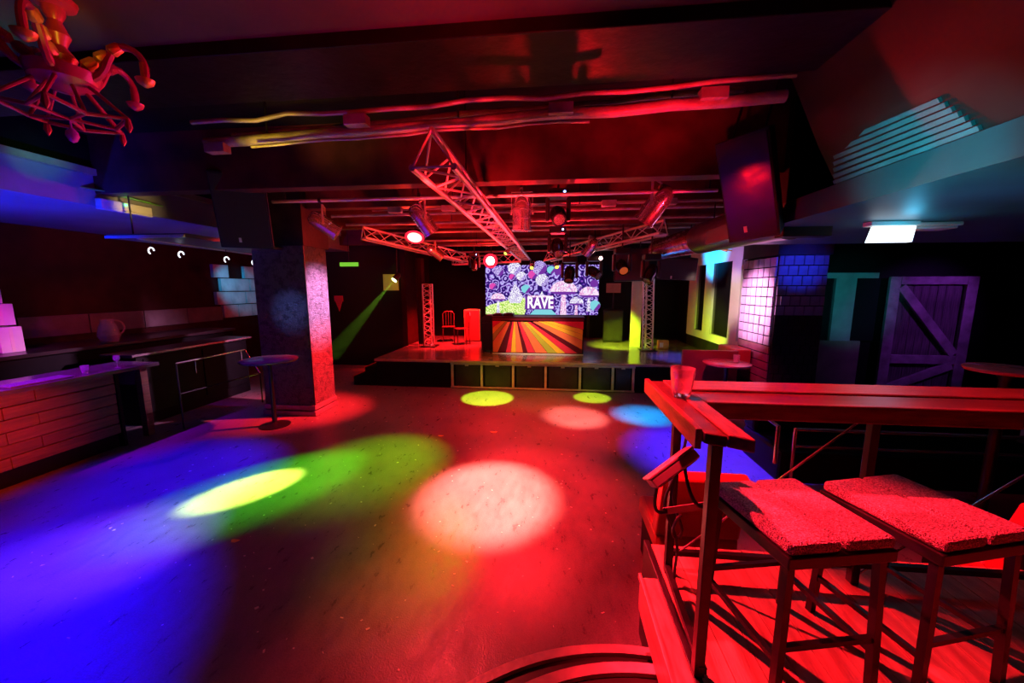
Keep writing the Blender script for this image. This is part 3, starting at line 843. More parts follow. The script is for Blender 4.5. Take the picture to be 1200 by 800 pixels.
bd = thing('door_1', 'weathered plank barn door with diagonal brace lit violet', None, (7.5, 8.5, 0.05), kind='structure')
n = 10; x0, x1 = 6.86, 8.34
wd = (x1 - x0) / n
pmesh = MB().box(0.004, wd - 0.004, 0, 0.04, 0, 2.45).mesh('plank', BARN)
for i in range(n):
    inst('plank', pmesh, bd, (x0 + i * wd, 8.53 + random.uniform(-.006, .006), 0.1))
part('stile', MB().box(6.80, 7.0, 8.46, 8.52, 0.08, 2.58), BARN2, bd, bevel=0.008)
part('stile', MB().box(8.2, 8.40, 8.46, 8.52, 0.08, 2.58), BARN2, bd, bevel=0.008)
part('crossbar', MB().box(7.0, 8.2, 8.46, 8.52, 2.42, 2.58), BARN2, bd, bevel=0.008)
part('crossbar', MB().box(7.0, 8.2, 8.46, 8.52, 0.80, 0.98), BARN2, bd, bevel=0.008)
part('crossbar', MB().box(7.0, 8.2, 8.46, 8.52, 0.08, 0.26), BARN2, bd, bevel=0.008)
part('diagonal_brace', MB().bar((7.02, 8.485, 2.38), (8.16, 8.485, 1.0), 0.17, 0.06, (0, 1, 0)), BARN2, bd, bevel=0.008)
part('diagonal_brace', MB().bar((8.16, 8.485, 0.78), (7.02, 8.485, 0.27), 0.17, 0.06, (0, 1, 0)), BARN2, bd, bevel=0.008)

# luminaires under the right soffit
o = thing('emergency_lamp', 'bright white emergency light box under the lowered seating ceiling', 'lamp', (3.3, 4.2, 2.8))
part('diffuser', MB().prism([(3.12, 4.18, 2.80), (3.50, 4.18, 2.80), (3.52, 4.18, 2.95), (3.16, 4.18, 2.95)], (0, 0.06, 0)), glow('emergency_white', (0.75, 0.88, 1.0), 2.6), o)
part('housing', MB().box(3.1, 3.54, 4.16, 4.27, 2.955, 2.998), PLASTIC, o, bevel=0.006)
o = thing('ceiling_light', 'slim ribbed ceiling light beside the bright emergency light box', 'lamp', (3.75, 4.3, 2.95))
part('tray', MB().box(3.55, 4.0, 4.25, 4.48, 2.96, 2.998), PLASTIC, o, bevel=0.01)
part('diffuser', MB().box(3.58, 3.97, 4.27, 4.46, 2.935, 2.959), WHITE, o, bevel=0.008)
point((3.32, 4.0, 2.82), (0.05, 0.6, 1.0), 3, 0.06)

# ------------------------------------------------------------------ stage
sg = thing('stage', 'low black stage with a glossy deck and framed front panels', 'stage', (-0.6, 8.45, 0))
part('deck', MB().box(-4.2, 4.05, 8.42, 12.9, 0.62, 0.68), STAGE, sg)
part('deck_edge', MB().box(-4.2, 4.05, 8.40, 8.42, 0.63, 0.682), mat('deck_edge_strip', (0.4, 0.3, 0.2), 0.4, var=0.3), sg)
part('front_board', MB().box(-4.2, 4.05, 8.5, 8.54, 0, 0.62), BLACK, sg)
part('side_board', MB().box(-4.2, -4.16, 8.54, 12.9, 0, 0.62), BLACK, sg)
xs = [-2.32, -1.62, -0.88, -0.13, 0.65, 1.38, 1.83]
part('frame_rail', MB().box(-2.36, 1.87, 8.455, 8.50, 0.575, 0.605), FRAME, sg)
part('frame_rail', MB().box(-2.36, 1.87, 8.455, 8.50, 0.02, 0.05), FRAME, sg)
for x in xs:
    part('frame_post', MB().box(x - 0.025, x + 0.025, 8.45, 8.498, 0.051, 0.574), FRAME, sg)
for a, b in zip(xs[:-1], xs[1:]):
    fp = part('front_panel', MB().box(a + 0.08, b - 0.06, 8.47, 8.499, 0.06, 0.565), PANEL, sg, bevel=0.006)
    part('vent_tab', MB().box((a + b) / 2 - .04, (a + b) / 2 + .04, 8.445, 8.468, 0.545, 0.575), FRAME, fp)
stp = thing('stage_steps', 'small black steps with red lit edges at the end of the stage', 'steps', (-4.55, 8.8, 0))
for i, (x0, x1, z) in enumerate(((-4.5, -4.22, 0.45), (-4.8, -4.5, 0.22))):
    part('tread', MB().box(x0, x1, 8.5, 9.4, 0, z), BLACK, stp, bevel=0.008)
    part('nosing', MB().box(x0 - 0.015, x0 + 0.005, 8.49, 9.4, z - 0.02, z + 0.006), FABRIC, stp)

# DJ booth
bt = thing('dj_booth', 'booth with a sunburst front in red, yellow and orange stripes on the stage', 'booth', (-0.37, 9.5, 0.68))
BX0, BX1, BZ0, BZ1, BY = -1.51, 0.79, 0.70, 1.63, 9.42
part('body', MB().box(BX0, BX1, BY + 0.02, BY + 0.6, 0.681, BZ1 - 0.03), BLACK, bt)
part('table_top', MB().box(BX0 - 0.02, BX1 + 0.02, BY - 0.01, BY + 0.66, BZ1 - 0.03, BZ1), DARKRED, bt, bevel=0.005)
CR = mat('stripe_red', (0.75, 0.03, 0.06), 0.35, var=0.1)
CO = mat('stripe_orange', (0.85, 0.20, 0.06), 0.35, var=0.1)
CY = mat('stripe_yellow', (0.85, 0.52, 0.03), 0.35, var=0.1)
CL = mat('stripe_olive', (0.45, 0.45, 0.04), 0.35, var=0.1)
CD = mat('stripe_maroon', (0.10, 0.005, 0.012), 0.35, var=0.1)


def bpt(zx, zy):
    return (BX0 + (zx - 105) / 683 * (BX1 - BX0), BZ0 + (765 - zy) / 285 * (BZ1 - BZ0))


per = [((105, 512), None), ((105, 565), CR), ((105, 620), CY), ((105, 675), CL), ((143, 765), CO), ((205, 765), CD), ((245, 765), CR), ((285, 765), CY),
       ((340, 765), CO), ((375, 765), CD), ((435, 765), CR), ((530, 765), CO), ((600, 765), CL), ((665, 765), CY), ((758, 765), CR), ((788, 735), CD),
       ((788, 660), CO), ((788, 615), CY), ((788, 575), CY), ((788, 512), CR)]
C0 = (275, 440); TOPY = 512


def top_hit(p):
    t = (TOPY - C0[1]) / (p[1] - C0[1]) if p[1] != C0[1] else 1
    return (C0[0] + (p[0] - C0[0]) * t, TOPY)


for (pa_, _), (pb2, m_) in zip(per[:-1], per[1:]):
    A = top_hit(pa_) if pa_[1] > TOPY else pa_
    B = top_hit(pb2) if pb2[1] > TOPY else pb2
    poly = [pa_]
    if pa_[0] == 105 and pb2[1] == 765: poly.append((105, 765))
    if pa_[1] == 765 and pb2[0] == 788: poly.append((788, 765))
    poly += [pb2, B]
    if A != pa_: poly.append(A)
    cx = sum(p[0] for p in poly) / len(poly); cy = sum(p[1] for p in poly) / len(poly)
    # thin black joint: pull the two long edges together a little
    def shrink(p):
        return p
    P3 = [(bpt(*p)[0], BY, bpt(*p)[1]) for p in poly]
    c = Vector((sum(p[0] for p in P3) / len(P3), BY, sum(p[2] for p in P3) / len(P3)))
    P3 = [c + (Vector(p) - c) * 0.945 for p in P3]
    part('stripe', MB().prism(P3, (0, 0.018, 0)), m_, bt)
part('top_band', MB().box(BX0, BX1, BY, BY + 0.018, bpt(0, 508)[1], BZ1 - 0.031), CD, bt)
part('bottom_trim', MB().box(BX0, BX1, BY - 0.012, BY + 0.02, 0.682, 0.70), PLASTIC, bt)
for i, (x, y, wd_, hh, lab) in enumerate(((-1.40, 9.72, 0.24, 0.06, 'small dark mixer at the end of the booth top'), (-1.12, 9.74, 0.26, 0.07, 'low dark deck unit beside the mixer on the booth top'))):
    o = thing('deck_unit', lab, 'mixer', (x, y, BZ1), 0)
    cs = part('case', MB().box(x - wd_ / 2, x + wd_ / 2, y - 0.15, y + 0.15, BZ1 + .001, BZ1 + hh), SPK, o, bevel=0.006)
    part('jog_wheel', MB().lathe([(0.08, 0), (0.08, 0.015), (0, 0.018)], (x, y, BZ1 + hh), n=18), METAL, cs, True)
o = thing('flight_case', 'black flight case standing beside the sunburst booth', 'case', (-1.7, 9.75, 0.68))
part('case_body', MB().box(-1.83, -1.54, 9.6, 9.95, 0.73, 1.45), SPK, o, bevel=0.01)
part('lid', MB().prism([(-1.83, 9.6, 1.455), (-1.54, 9.6, 1.455), (-1.54, 9.6, 1.66), (-1.70, 9.6, 1.66), (-1.83, 9.6, 1.58)], (0, 0.35, 0)), SPK, o, bevel=0.01)
for x in (-1.78, -1.59):
    part('foot', MB().lathe([(0.02, 0), (0.025, 0.05)], (x, 9.65, 0.681), n=10), METAL, o)

# screen
scn = thing('led_screen', 'bright video screen showing purple mushrooms and the word RAVE', 'screen', (-0.38, 12.6, 1.5))
SX0, SX1, SZ0, SZ1, SY = -2.24, 1.50, 1.47, 3.10, 12.60
part('cabinet', MB().box(SX0 - 0.03, SX1 + 0.03, SY + 0.005, SY + 0.12, SZ0 - 0.03, SZ1 + 0.03), BLACK, scn)
part('picture', MB().box(SX0, SX1, SY, SY + 0.004, SZ0, SZ1), SCREENM, scn)
for x in (SX0 + .3, SX1 - .3):
    part('leg', MB().box(x - .04, x + .04, SY + 0.02, SY + 0.1, 0.681, SZ0 - 0.03), METAL, scn)
E_P = screen_material('pic_pink', [(0, (0.75, 0.30, 0.65)), (0.35, (0.95, 0.60, 0.88)), (1, (1.0, 0.86, 1.0))], 6, 16); E_W = screen_material('pic_white', [(0, (0.35, 0.22, 0.60)), (0.4, (0.80, 0.75, 1.0)), (1, (1.0, 1.0, 1.0))], 7, 20); E_L = screen_material('pic_lilac', [(0, (0.14, 0.06, 0.38)), (0.5, (0.42, 0.28, 0.85)), (1, (0.8, 0.7, 1.0))], 8, 20)
E_TXT = glow('pic_letter', (1.0, 0.93, 1.0), 1.3)
E_V = glow('pic_violet', (0.22, 0.04, 0.45), 0.8); E_Y = screen_material('pic_yellow', [(0, (0.25, 0.6, 0.08)), (0.4, (0.75, 0.95, 0.15)), (1, (0.95, 1.0, 0.6))], 7, 16); E_T = glow('pic_teal', (0.25, 0.75, 0.85), 0.9)
E_M = glow('pic_magenta', (0.85, 0.08, 0.5), 0.9)
LAY = [0]


def sp(u, v):
    """zoom-crop position on the picture -> x, z"""
    return SX0 + (u - 65) / 840 * (SX1 - SX0), SZ0 + (470 - v) / 365 * (SZ1 - SZ0)


def flat(name, pts, m):
    LAY[0] += 1
    y = SY - 0.0006 - 0.00035 * LAY[0]
    part(name, MB().add([(sp(*p)[0], y, sp(*p)[1]) for p in pts], [tuple(range(len(pts)))]), m, scn)


def ell(cx, cy, rx, ry, a0=0, a1=360, n=20, rot=0):
    return [(cx + rx * math.cos(R(a0 + (a1 - a0) * i / n)) , cy - ry * math.sin(R(a0 + (a1 - a0) * i / n))) for i in range(n + 1)]


def mushroom(cx, cy, w_, h_, stem, m1, m2, sw=0.22):
    flat('mushroom_stem', [(cx - w_ * sw * .6, cy), (cx + w_ * sw * .6, cy), (cx + w_ * sw * 1.1, cy + stem), (cx - w_ * sw * 1.1, cy + stem)], m2)
    flat('mushroom_gills', ell(cx, cy, w_ * 0.98, h_ * 0.28), E_V)
    flat('mushroom_cap', ell(cx, cy, w_, h_, 0, 180), m1)
    for du, dv, rr in ((-.4, .35, .1), (.1, .6, .12), (.45, .3, .09)):
        flat('cap_spot', ell(cx + du * w_, cy - dv * h_, rr * w_, rr * h_ * 1.2, n=10), E_W)


for cx, cy, rx, m_ in ((165, 150, 38, E_L), (285, 128, 50, E_W), (335, 185, 36, E_W), (420, 175, 34, E_M), (490, 215, 48, E_W), (370, 280, 34, E_T), (265, 190, 22, E_M), (555, 140, 30, E_T), (470, 125, 55, E_L), (760, 268, 24, E_L), (880, 400, 40, E_T), (830, 140, 32, E_L), (870, 240, 30, E_V), (610, 150, 30, E_V), (120, 260, 26, E_M), (700, 200, 26, E_T)):
    flat('moon', ell(cx, cy, rx, rx * 0.92), m_)
    flat('moon_shade', ell(cx + rx * .1, cy + rx * .1, rx * 0.88, rx * 0.8, 250, 400, n=14), E_L if m_ is E_W else E_V)
flat('glow_meadow', [(65, 470), (65, 415), (110, 395), (170, 380), (230, 365), (300, 345), (360, 345), (385, 400), (360, 470)], E_Y)
mushroom(160, 355, 55, 45, 110, E_P, E_W)
flat('spire', [(235, 350), (290, 235), (350, 340), (330, 385), (250, 385)], E_W)
mushroom(650, 300, 100, 80, 170, E_P, E_P)
mushroom(835, 325, 72, 62, 120, E_P, E_W, 0.18)
mushroom(745, 385, 50, 48, 85, E_W, E_P)
flat('spire', [(470, 335), (490, 295), (510, 335)], E_W)
flat('lake', [(400, 470), (440, 430), (560, 430), (600, 470)], E_T)
flat('letter_shadow', [(362, 432), (368, 338), (580, 338), (586, 432)], E_V)
fc = bpy.data.curves.new('rave_text', 'FONT'); fc.body = 'RAVE'; fc.align_x = 'CENTER'; fc.align_y = 'CENTER'; fc.size = 0.44; fc.offset = 0.012
fo = bpy.data.objects.new('rave_text', fc); col.objects.link(fo)
bpy.context.view_layer.update()
me = bpy.data.meshes.new_from_object(fo.evaluated_get(bpy.context.evaluated_depsgraph_get()))
bpy.data.objects.remove(fo, do_unlink=True)
me.materials.clear(); me.materials.append(E_TXT)
o = bpy.data.objects.new('lettering', me); col.objects.link(o); o.parent = scn
xx, zz = sp(478, 385)
o.location = Vector((xx, SY - 0.05, zz)) - orig(scn); o.rotation_euler = (R(90), 0, 0); o.scale = (0.84, 1.2, 1.0); o['label'] = 'white word RAVE'
o.location.y = SY - 0.0006 - 0.00035 * (LAY[0] + 3) - orig(scn).y
flat('subtitle', [(385, 342), (572, 342), (572, 328), (385, 328)], E_P)

# ------------------------------------------------------------------ trusses
def lattice(root, chords, nb, r, rb, p0, p1, mat_=ALU, faces=None):
    """chords: list of offset vectors; p0->p1 axis"""
    p0 = Vector(p0); p1 = Vector(p1)
    n = len(chords)
    for c in chords:
        part('chord', MB().tube(p0 + Vector(c), p1 + Vector(c), r, n=10), mat_, root, True)
    if faces is None:
        faces = [(i, (i + 1) % n) for i in range(n)]
    for a, b in faces:
        for k in range(nb):
            t0, t1 = k / nb, (k + 1) / nb
            A = Vector(chords[a]); B = Vector(chords[b])
            if k % 2: A, B = B, A
            part('brace', MB().tube(p0.lerp(p1, t0) + A, p0.lerp(p1, t1) + B, rb, n=6), mat_, root, True)
    for t in (0, 1):
        for a, b in faces:
            part('brace', MB().tube(p0.lerp(p1, t) + Vector(chords[a]), p0.lerp(p1, t) + Vector(chords[b]), rb, n=6), mat_, root, True)


def hangers(root, pts, ztop=4.29):
    for p in pts:
        part('hanging_rod', MB().tube(p, (p[0], p[1], ztop), 0.008, n=6), METAL, root)


tr = thing('lighting_truss', 'long triangular aluminium truss running toward the stage', 'truss', (-0.87, 7.4, 3.22))
lattice(tr, [(-0.155, 0, 0), (0.155, 0, 0), (0, 0, 0.25)], 34, 0.026, 0.010, (-0.88, 2.80, 3.22), (-0.86, 12.1, 3.22))
hangers(tr, [(-0.88, 3.9, 3.47), (-0.87, 7.5, 3.47), (-0.86, 11.0, 3.47)])
tr = thing('lighting_truss', 'short angled truss beside the glowing red flood lamp', 'truss', (-3.4, 9.5, 3.35))
lattice(tr, [(0, 0, 0.24), (0.1, -0.1, 0), (-0.1, 0.1, 0)], 9, 0.024, 0.010, (-4.1, 8.0, 3.42), (-2.55, 11.0, 3.1))
hangers(tr, [(-3.9, 8.4, 3.6), (-2.7, 10.7, 3.36)])
tr = thing('lighting_truss', 'short angled truss pointing at the round ventilation duct', 'truss', (1, 9.2, 3.35))
lattice(tr, [(0, 0, 0.24), (0.1, 0.1, 0), (-0.1, -0.1, 0)], 12, 0.024, 0.010, (-0.15, 11.0, 3.12), (2.05, 7.5, 3.36))
hangers(tr, [(0.2, 10.4, 3.40), (1.8, 7.9, 3.57)])
tr = thing('tower_truss', 'upright truss tower standing near the chairs on the stage', 'truss', (-3.5, 10.35, 0.68))
lattice(tr, [(-0.14, 0, 0), (0.14, 0, 0), (0, 0.22, 0)], 14, 0.022, 0.009, (-3.5, 10.35, 0.70), (-3.5, 10.35, 2.46))
part('base_plate', MB().box(-3.72, -3.28, 10.2, 10.7, 0.681, 0.70), METAL, tr)
tr = thing('tower_truss', 'upright truss tower standing before the yellow lit board', 'truss', (2.62, 10.3, 0.68))
lattice(tr, [(-0.13, 0, 0), (0.13, 0, 0), (0, 0.22, 0)], 16, 0.022, 0.009, (2.56, 10.3, 0.70), (2.50, 10.3, 2.72))
part('base_plate', MB().box(2.38, 2.78, 10.15, 10.65, 0.681, 0.70), METAL, tr)
tr = thing('lighting_truss', 'short cross truss glowing red behind the starry red lamp', 'truss', (-2.2, 11.3, 3.2))
lattice(tr, [(0, 0, 0.22), (0, -0.1, 0), (0, 0.1, 0)], 8, 0.022, 0.009, (-3.0, 11.3, 3.05), (-0.95, 11.3, 3.12))
hangers(tr, [(-2.7, 11.3, 3.28), (-1.2, 11.3, 3.32)])

solo('yellow_board', MB().box(2.22, 2.50, 10.9, 10.98, 0.681, 2.6), mat('tall_board', (0.55, 0.52, 0.3), 0.45, var=0.2), 'tall pale board behind the truss tower at the stage side', 'board', (2.36, 10.94, 0.681), bevel=0.006)
solo('drape', MB().prism([(-3.95 + 0.05 * math.sin(i * 1.3) + i * 0.035, 10.72 + 0.03 * math.cos(i * 2.1), 0.70) for i in range(7)] + [(-3.95 + i * 0.035, 10.79, 0.70) for i in range(6, -1, -1)], (-0.03, 0, 2.5)), DARKRED, 'narrow dark red drape hanging beside the truss tower', 'curtain', (-3.85, 10.75, 0.7))

# ------------------------------------------------------------------ ceiling pipes and conduits
def conduit(name, pts, r, label, cat='pipe', boxes=(), m=CONDUIT, clips=(), group=None):
    r_ = thing(name, label, cat, pts[0], 0, group)
    part('pipe', MB().path(pts, r, 10), m, r_, True)
    for p in boxes:
        part('junction_box', MB().box(p[0] - 0.11, p[0] + 0.11, p[1] - 0.05, p[1] + 0.05, p[2] - 0.045, p[2] + 0.045), m, r_, bevel=0.006)
    for p in clips:
        part('hanger', MB().tube(p, (p[0], p[1], 4.29), 0.010, n=6), METAL, r_)
    return r_


def wob(x0, x1, y0, y1, z0, z1, n, amp, sd):
    rnd = random.Random(sd)
    return [(x0 + (x1 - x0) * i / n, y0 + (y1 - y0) * i / n + rnd.uniform(-amp, amp), z0 + (z1 - z0) * i / n + rnd.uniform(-amp, amp)) for i in range(n + 1)]


conduit('service_pipe', wob(-3.6, 1.9, 3.80, 3.60, 3.84, 3.93, 12, 0.008, 1), 0.05, 'thick lagged service pipe along the wide beam', clips=[(-2.9, 3.78, 3.86), (-0.9, 3.7, 3.88), (1.0, 3.63, 3.92)],
        boxes=[(-3.45, 3.76, 3.77), (-1.85, 3.60, 3.90), (0.05, 3.62, 3.92), (1.32, 3.58, 3.96)])
conduit('service_pipe', wob(-3.4, 1.6, 3.92, 3.70, 3.94, 4.04, 14, 0.014, 2), 0.035, 'middle service pipe lying above the thick lagged pipe')
conduit('service_pipe', wob(-3.6, 2.0, 3.66, 3.50, 3.98, 4.03, 16, 0.02, 3), 0.022, 'thin bundled cable run above the thick lagged pipe')
conduit('service_pipe', wob(-3.0, 0.3, 3.68, 3.56, 3.75, 3.80, 12, 0.012, 4), 0.014, 'thinnest cable sagging under the thick lagged pipe')
conduit('lamp_bar', [(-4.1, 5.33, 3.60), (2.1, 5.33, 3.60)], 0.024, 'lower steel lamp bar carrying the polished stage lamps', 'bar', clips=[(-3.9, 5.33, 3.6), (-1.4, 5.33, 3.6), (0.6, 5.33, 3.6), (2.0, 5.33, 3.6)], m=ALU)
conduit('lamp_bar', [(-4.0, 5.12, 3.70), (1.4, 5.0, 3.70)], 0.022, 'upper steel lamp bar in front of the polished stage lamps', 'bar', clips=[(-3.4, 5.1, 3.7), (0.2, 5.03, 3.7)], m=ALU)
conduit('cable_conduit', [(-3.0, 6.2, 3.62), (3.2, 6.2, 3.66)], 0.010, 'thin conduit with square boxes behind the stage lamps', boxes=[(-2.6, 6.2, 3.62), (-1.7, 6.2, 3.63), (0.85, 6.2, 3.65), (1.75, 6.2, 3.655)], clips=[(-2.2, 6.2, 3.62), (0.4, 6.2, 3.64)])
for k, (y, z, lab) in enumerate(((7.0, 3.70, 'bare pipe across the ceiling behind the boxed conduit'), (7.5, 3.62, 'second bare pipe across the ceiling behind the boxed conduit'), (8.7, 3.62, 'third bare pipe across the ceiling behind the boxed conduit'), (9.3, 3.5, 'fourth bare pipe across the ceiling above the stage front'), (10.0, 3.46, 'fifth bare pipe across the ceiling above the dj booth'), (11.4, 3.42, 'last bare pipe across the ceiling near the video screen'))):
    conduit('ceiling_pipe', [(-4.2, y, z), (4.0, y, z + 0.04)], 0.026, lab, clips=[(-2, y, z + .01), (1.6, y, z + 0.03)])

# round duct on the right
du = thing('ventilation_duct', 'dark round ventilation duct running past the hanging speaker', 'duct', (2.4, 6.5, 3.2))
part('tube', MB().path([(2.70, 4.75, 3.16), (2.66, 5.5, 3.19), (2.62, 7.2, 3.22)], 0.26, 24), mat('duct_cloth', (0.10, 0.07, 0.09), 0.3, 0.2, var=0.4, scale=6), du, True)
part('flexible_end', MB().path([(2.62 - 0.02 * i, 7.2 + 0.045 * i, 3.22 - 0.004 * i) for i in range(25)], [0.25 - 0.03 * (i % 2) - 0.002 * i for i in range(25)], 24), mat('duct_foil', (0.45, 0.4, 0.45), 0.25, 0.9, var=0.3, scale=12), du, True)
for y in (5.2, 6.8):
    part('strap', MB().tube((2.66, y, 3.4), (2.66, y, 4.29), 0.012), METAL, du)

# ------------------------------------------------------------------ loudspeakers
def speaker(name, c, fwd, up, w_, h_, d_, label, face=GRILL, badge=True, box=SPK, rod=None):
    c = Vector(c); f = Vector(fwd).normalized(); u = Vector(up); u = (u - f * u.dot(f)).normalized(); r = u.cross(f)
    t = thing(name, label, 'speaker', c - Vector((0, 0, h_ / 2)))
    a = [c + r * (-w_ / 2) * (-1 if i in (1, 2) else 1) * k + u * (h_ / 2) * (1 if i > 1 else -1) + f * (d_ / 2) * s for s, k in ((1, 1), (-1, 0.72)) for i in range(4)]
    m = MB().add(a, [(0, 1, 2, 3), (7, 6, 5, 4), (0, 4, 5, 1), (1, 5, 6, 2), (2, 6, 7, 3), (3, 7, 4, 0)])
    part('cabinet', m, box, t, bevel=0.012)
    gr_ = part('grille', MB().obox(c + f * (d_ / 2 + 0.006), r, f, u, w_ * 0.92, 0.012, h_ * 0.94), face, t, bevel=0.004)
    if badge:
        part('badge', MB().obox(c + f * (d_ / 2 + 0.014) - u * h_ * 0.38 - r * w_ * 0.12, r, f, u, 0.03, 0.004, 0.06), PLASTIC, gr_)
    if rod:
        for k in (-1, 1):
            part('bracket', MB().tube(c + u * (h_ / 2 - 0.02) + r * w_ * 0.3 * k, c + r * w_ * 0.3 * k + Vector((0, 0, rod - c.z)), 0.012, n=8), METAL, t)
    return t


speaker('loudspeaker', (-4.22, 4.95, 3.43), (0.45, -0.75, -0.34), (0, 0, 1), 0.62, 0.98, 0.45, 'dark loudspeaker hanging beside the bar canopy', rod=4.29)
speaker('loudspeaker', (1.98, 4.15, 3.36), (-0.55, -0.62, -0.30), (-0.12, 0, 1), 0.46, 0.98, 0.42, 'hanging loudspeaker with red gloss front beside the black bulkhead', face=mat('gloss_grille', (0.05, 0.035, 0.035), 0.16, 0.2, bump=0.12, bscale=7), rod=4.29)
speaker('loudspeaker', (2.66, 8.6, 2.77), (-0.25, -0.95, -0.12), (0.05, 0, 1), 0.78, 0.46, 0.4, 'wide black monitor speaker hanging below the round duct', rod=4.29)
speaker('loudspeaker', (1.78, 9.2, 2.88), (0, -1, 0), (0, 0, 1), 0.78, 0.74, 0.6, 'big square speaker box hanging over the stage side', face=mat('red_grille', (0.06, 0.02, 0.02), 0.45), badge=False, rod=4.29)
speaker('stage_speaker', (1.88, 12.1, 1.19), (0, -1, 0), (0, 0, 1), 0.60, 0.98, 0.5, 'black floor speaker on the stage beside the video screen', badge=False)
speaker('stage_speaker', (-2.50, 11.8, 1.19), (0, -1, 0), (0, 0, 1), 0.50, 0.98, 0.5, 'red lit floor speaker on the stage beside the chairs', badge=False, face=mat('red_cloth', (0.35, 0.05, 0.05), 0.5), box=mat('yellowed_box', (0.4, 0.33, 0.12), 0.4))
o = thing('notice_board', 'small pale board on a pole above the black floor speaker', 'board', (1.95, 12.4, 0.68))
part('board', MB().box(1.72, 2.17, 12.42, 12.45, 2.2, 2.5), mat('dim_board', (0.3, 0.2, 0.12), 0.5, var=0.2), o)
part('pole', MB().tube((1.95, 12.44, 0.681), (1.95, 12.44, 2.2), 0.02), METAL, o, True)

# ------------------------------------------------------------------ stage lamps (polished cans)
def can_lamp(c, dirv, label, s=1.0, bar_z=3.6, lens=None, group='polished can lamps on the rig', bar=None):
    c = Vector(c); d = Vector(dirv).normalized()
    t = thing('stage_lamp', label, 'lamp', c - Vector((0, 0, 0.2 * s)), 0, group)
    can = part('can', MB().lathe([(0.02 * s, -0.235 * s), (0.07 * s, -0.225 * s), (0.105 * s, -0.185 * s), (0.12 * s, -0.12 * s), (0.122 * s, -0.07 * s), (0.128 * s, -0.065 * s), (0.128 * s, -0.045 * s), (0.122 * s, -0.04 * s),
                            (0.122 * s, 0.05 * s), (0.127 * s, 0.055 * s), (0.127 * s, 0.07 * s), (0.122 * s, 0.075 * s), (0.122 * s, 0.20 * s), (0.132 * s, 0.205 * s), (0.132 * s, 0.225 * s), (0.112 * s, 0.225 * s), (0.112 * s, 0.15 * s), (0, 0.149 * s)], c, d, 24), STEEL, t, True)
    part('lens', MB().lathe([(0, 0.151 * s), (0.109 * s, 0.152 * s), (0.108 * s, 0.158 * s), (0, 0.172 * s)], c, d, 20), lens or mat('dark_lens', (0.1, 0.02, 0.02), 0.1), can, True)
    side = d.cross(Vector((0, 0, 1)))
    if side.length < 0.1: side = Vector((1, 0, 0))
    side.normalize()
    top = Vector((c.x, c.y, c.z + 0.27 * s))
    m = MB()
    for k in (-1, 1):
        m.bar(c + side * 0.140 * s * k, top + side * 0.140 * s * k, 0.028 * s, 0.006, side)
        m.lathe([(0.02 * s, -0.012 * s), (0.02 * s, 0.012 * s)], c + side * 0.145 * s * k, side, 10)
    m.bar(top - side * 0.142 * s, top + side * 0.142 * s, 0.028 * s, 0.006, (0, 0, 1))
    part('yoke', m, CONDUIT, t)
    b = Vector(bar) if bar else Vector((c.x, c.y, bar_z))
    if b.z - top.z > 0.02 or (b - top).length > 0.02:
        part('clamp', MB().tube(top, b, 0.012, n=8), METAL, t)
    part('clamp_jaw', MB().lathe([(0.034, -0.02), (0.034, 0.02)], b, (1, 0, 0), 12), METAL, t)
    return t


can_lamp((-3.36, 5.40, 3.28), (0.76, 0.35, -0.55), 'slim can lamp tilted sideways near the dark loudspeaker', 0.95, bar=(-3.36, 5.33, 3.60))
can_lamp((-1.88, 5.45, 3.33), (0.48, 0.32, -0.80), 'can lamp tilted down beside the long triangular truss', 1.0, bar=(-1.88, 5.33, 3.64))
can_lamp((-0.44, 5.42, 3.38), (-0.02, 0.06, -1.0), 'can lamp pointing straight down between truss and moving head', 1.05, bar=(-0.44, 5.33, 3.70))
can_lamp((1.37, 5.45, 3.46), (-0.52, 0.35, -0.80), 'can lamp tilted down on the bar end near the glossy loudspeaker', 1.15, bar=(1.37, 5.33, 3.76))
can_lamp((-2.82, 9.0, 3.20), (0.75, 0.3, -0.55), 'small can lamp below the truss with the glowing flood', 0.95, bar=(-2.95, 9.6, 3.42))
can_lamp((0.87, 9.0, 3.27), (-0.55, 0.3, -0.7), 'small can lamp clamped under the truss near the duct', 0.95, bar=(0.98, 9.2, 3.5))
can_lamp((-0.62, 11.65, 3.02), (-0.19, -0.97, -0.75), 'can lamp with yellow lens at the far end of the long truss', 0.5, lens=glow('yellow_lens', (0.9, 0.9, 0.08), 3), bar=(-0.7, 11.65, 3.2))
can_lamp((0.10, 11.3, 3.02), (0.2, -0.9, -0.75), 'can lamp with yellow lens at the tip of the duct side truss', 0.5, lens=glow('yellow_lens', (0.9, 0.9, 0.08), 3), bar=(-0.05, 11.0, 3.15))
can_lamp((-0.90, 7.55, 3.06), (-0.5, -0.72, -0.6), 'small can lamp clipped below the middle of the long truss', 0.32, lens=glow('lime_lens', (0.6, 1.0, 0.08), 3), bar=(-0.73, 7.55, 3.2))

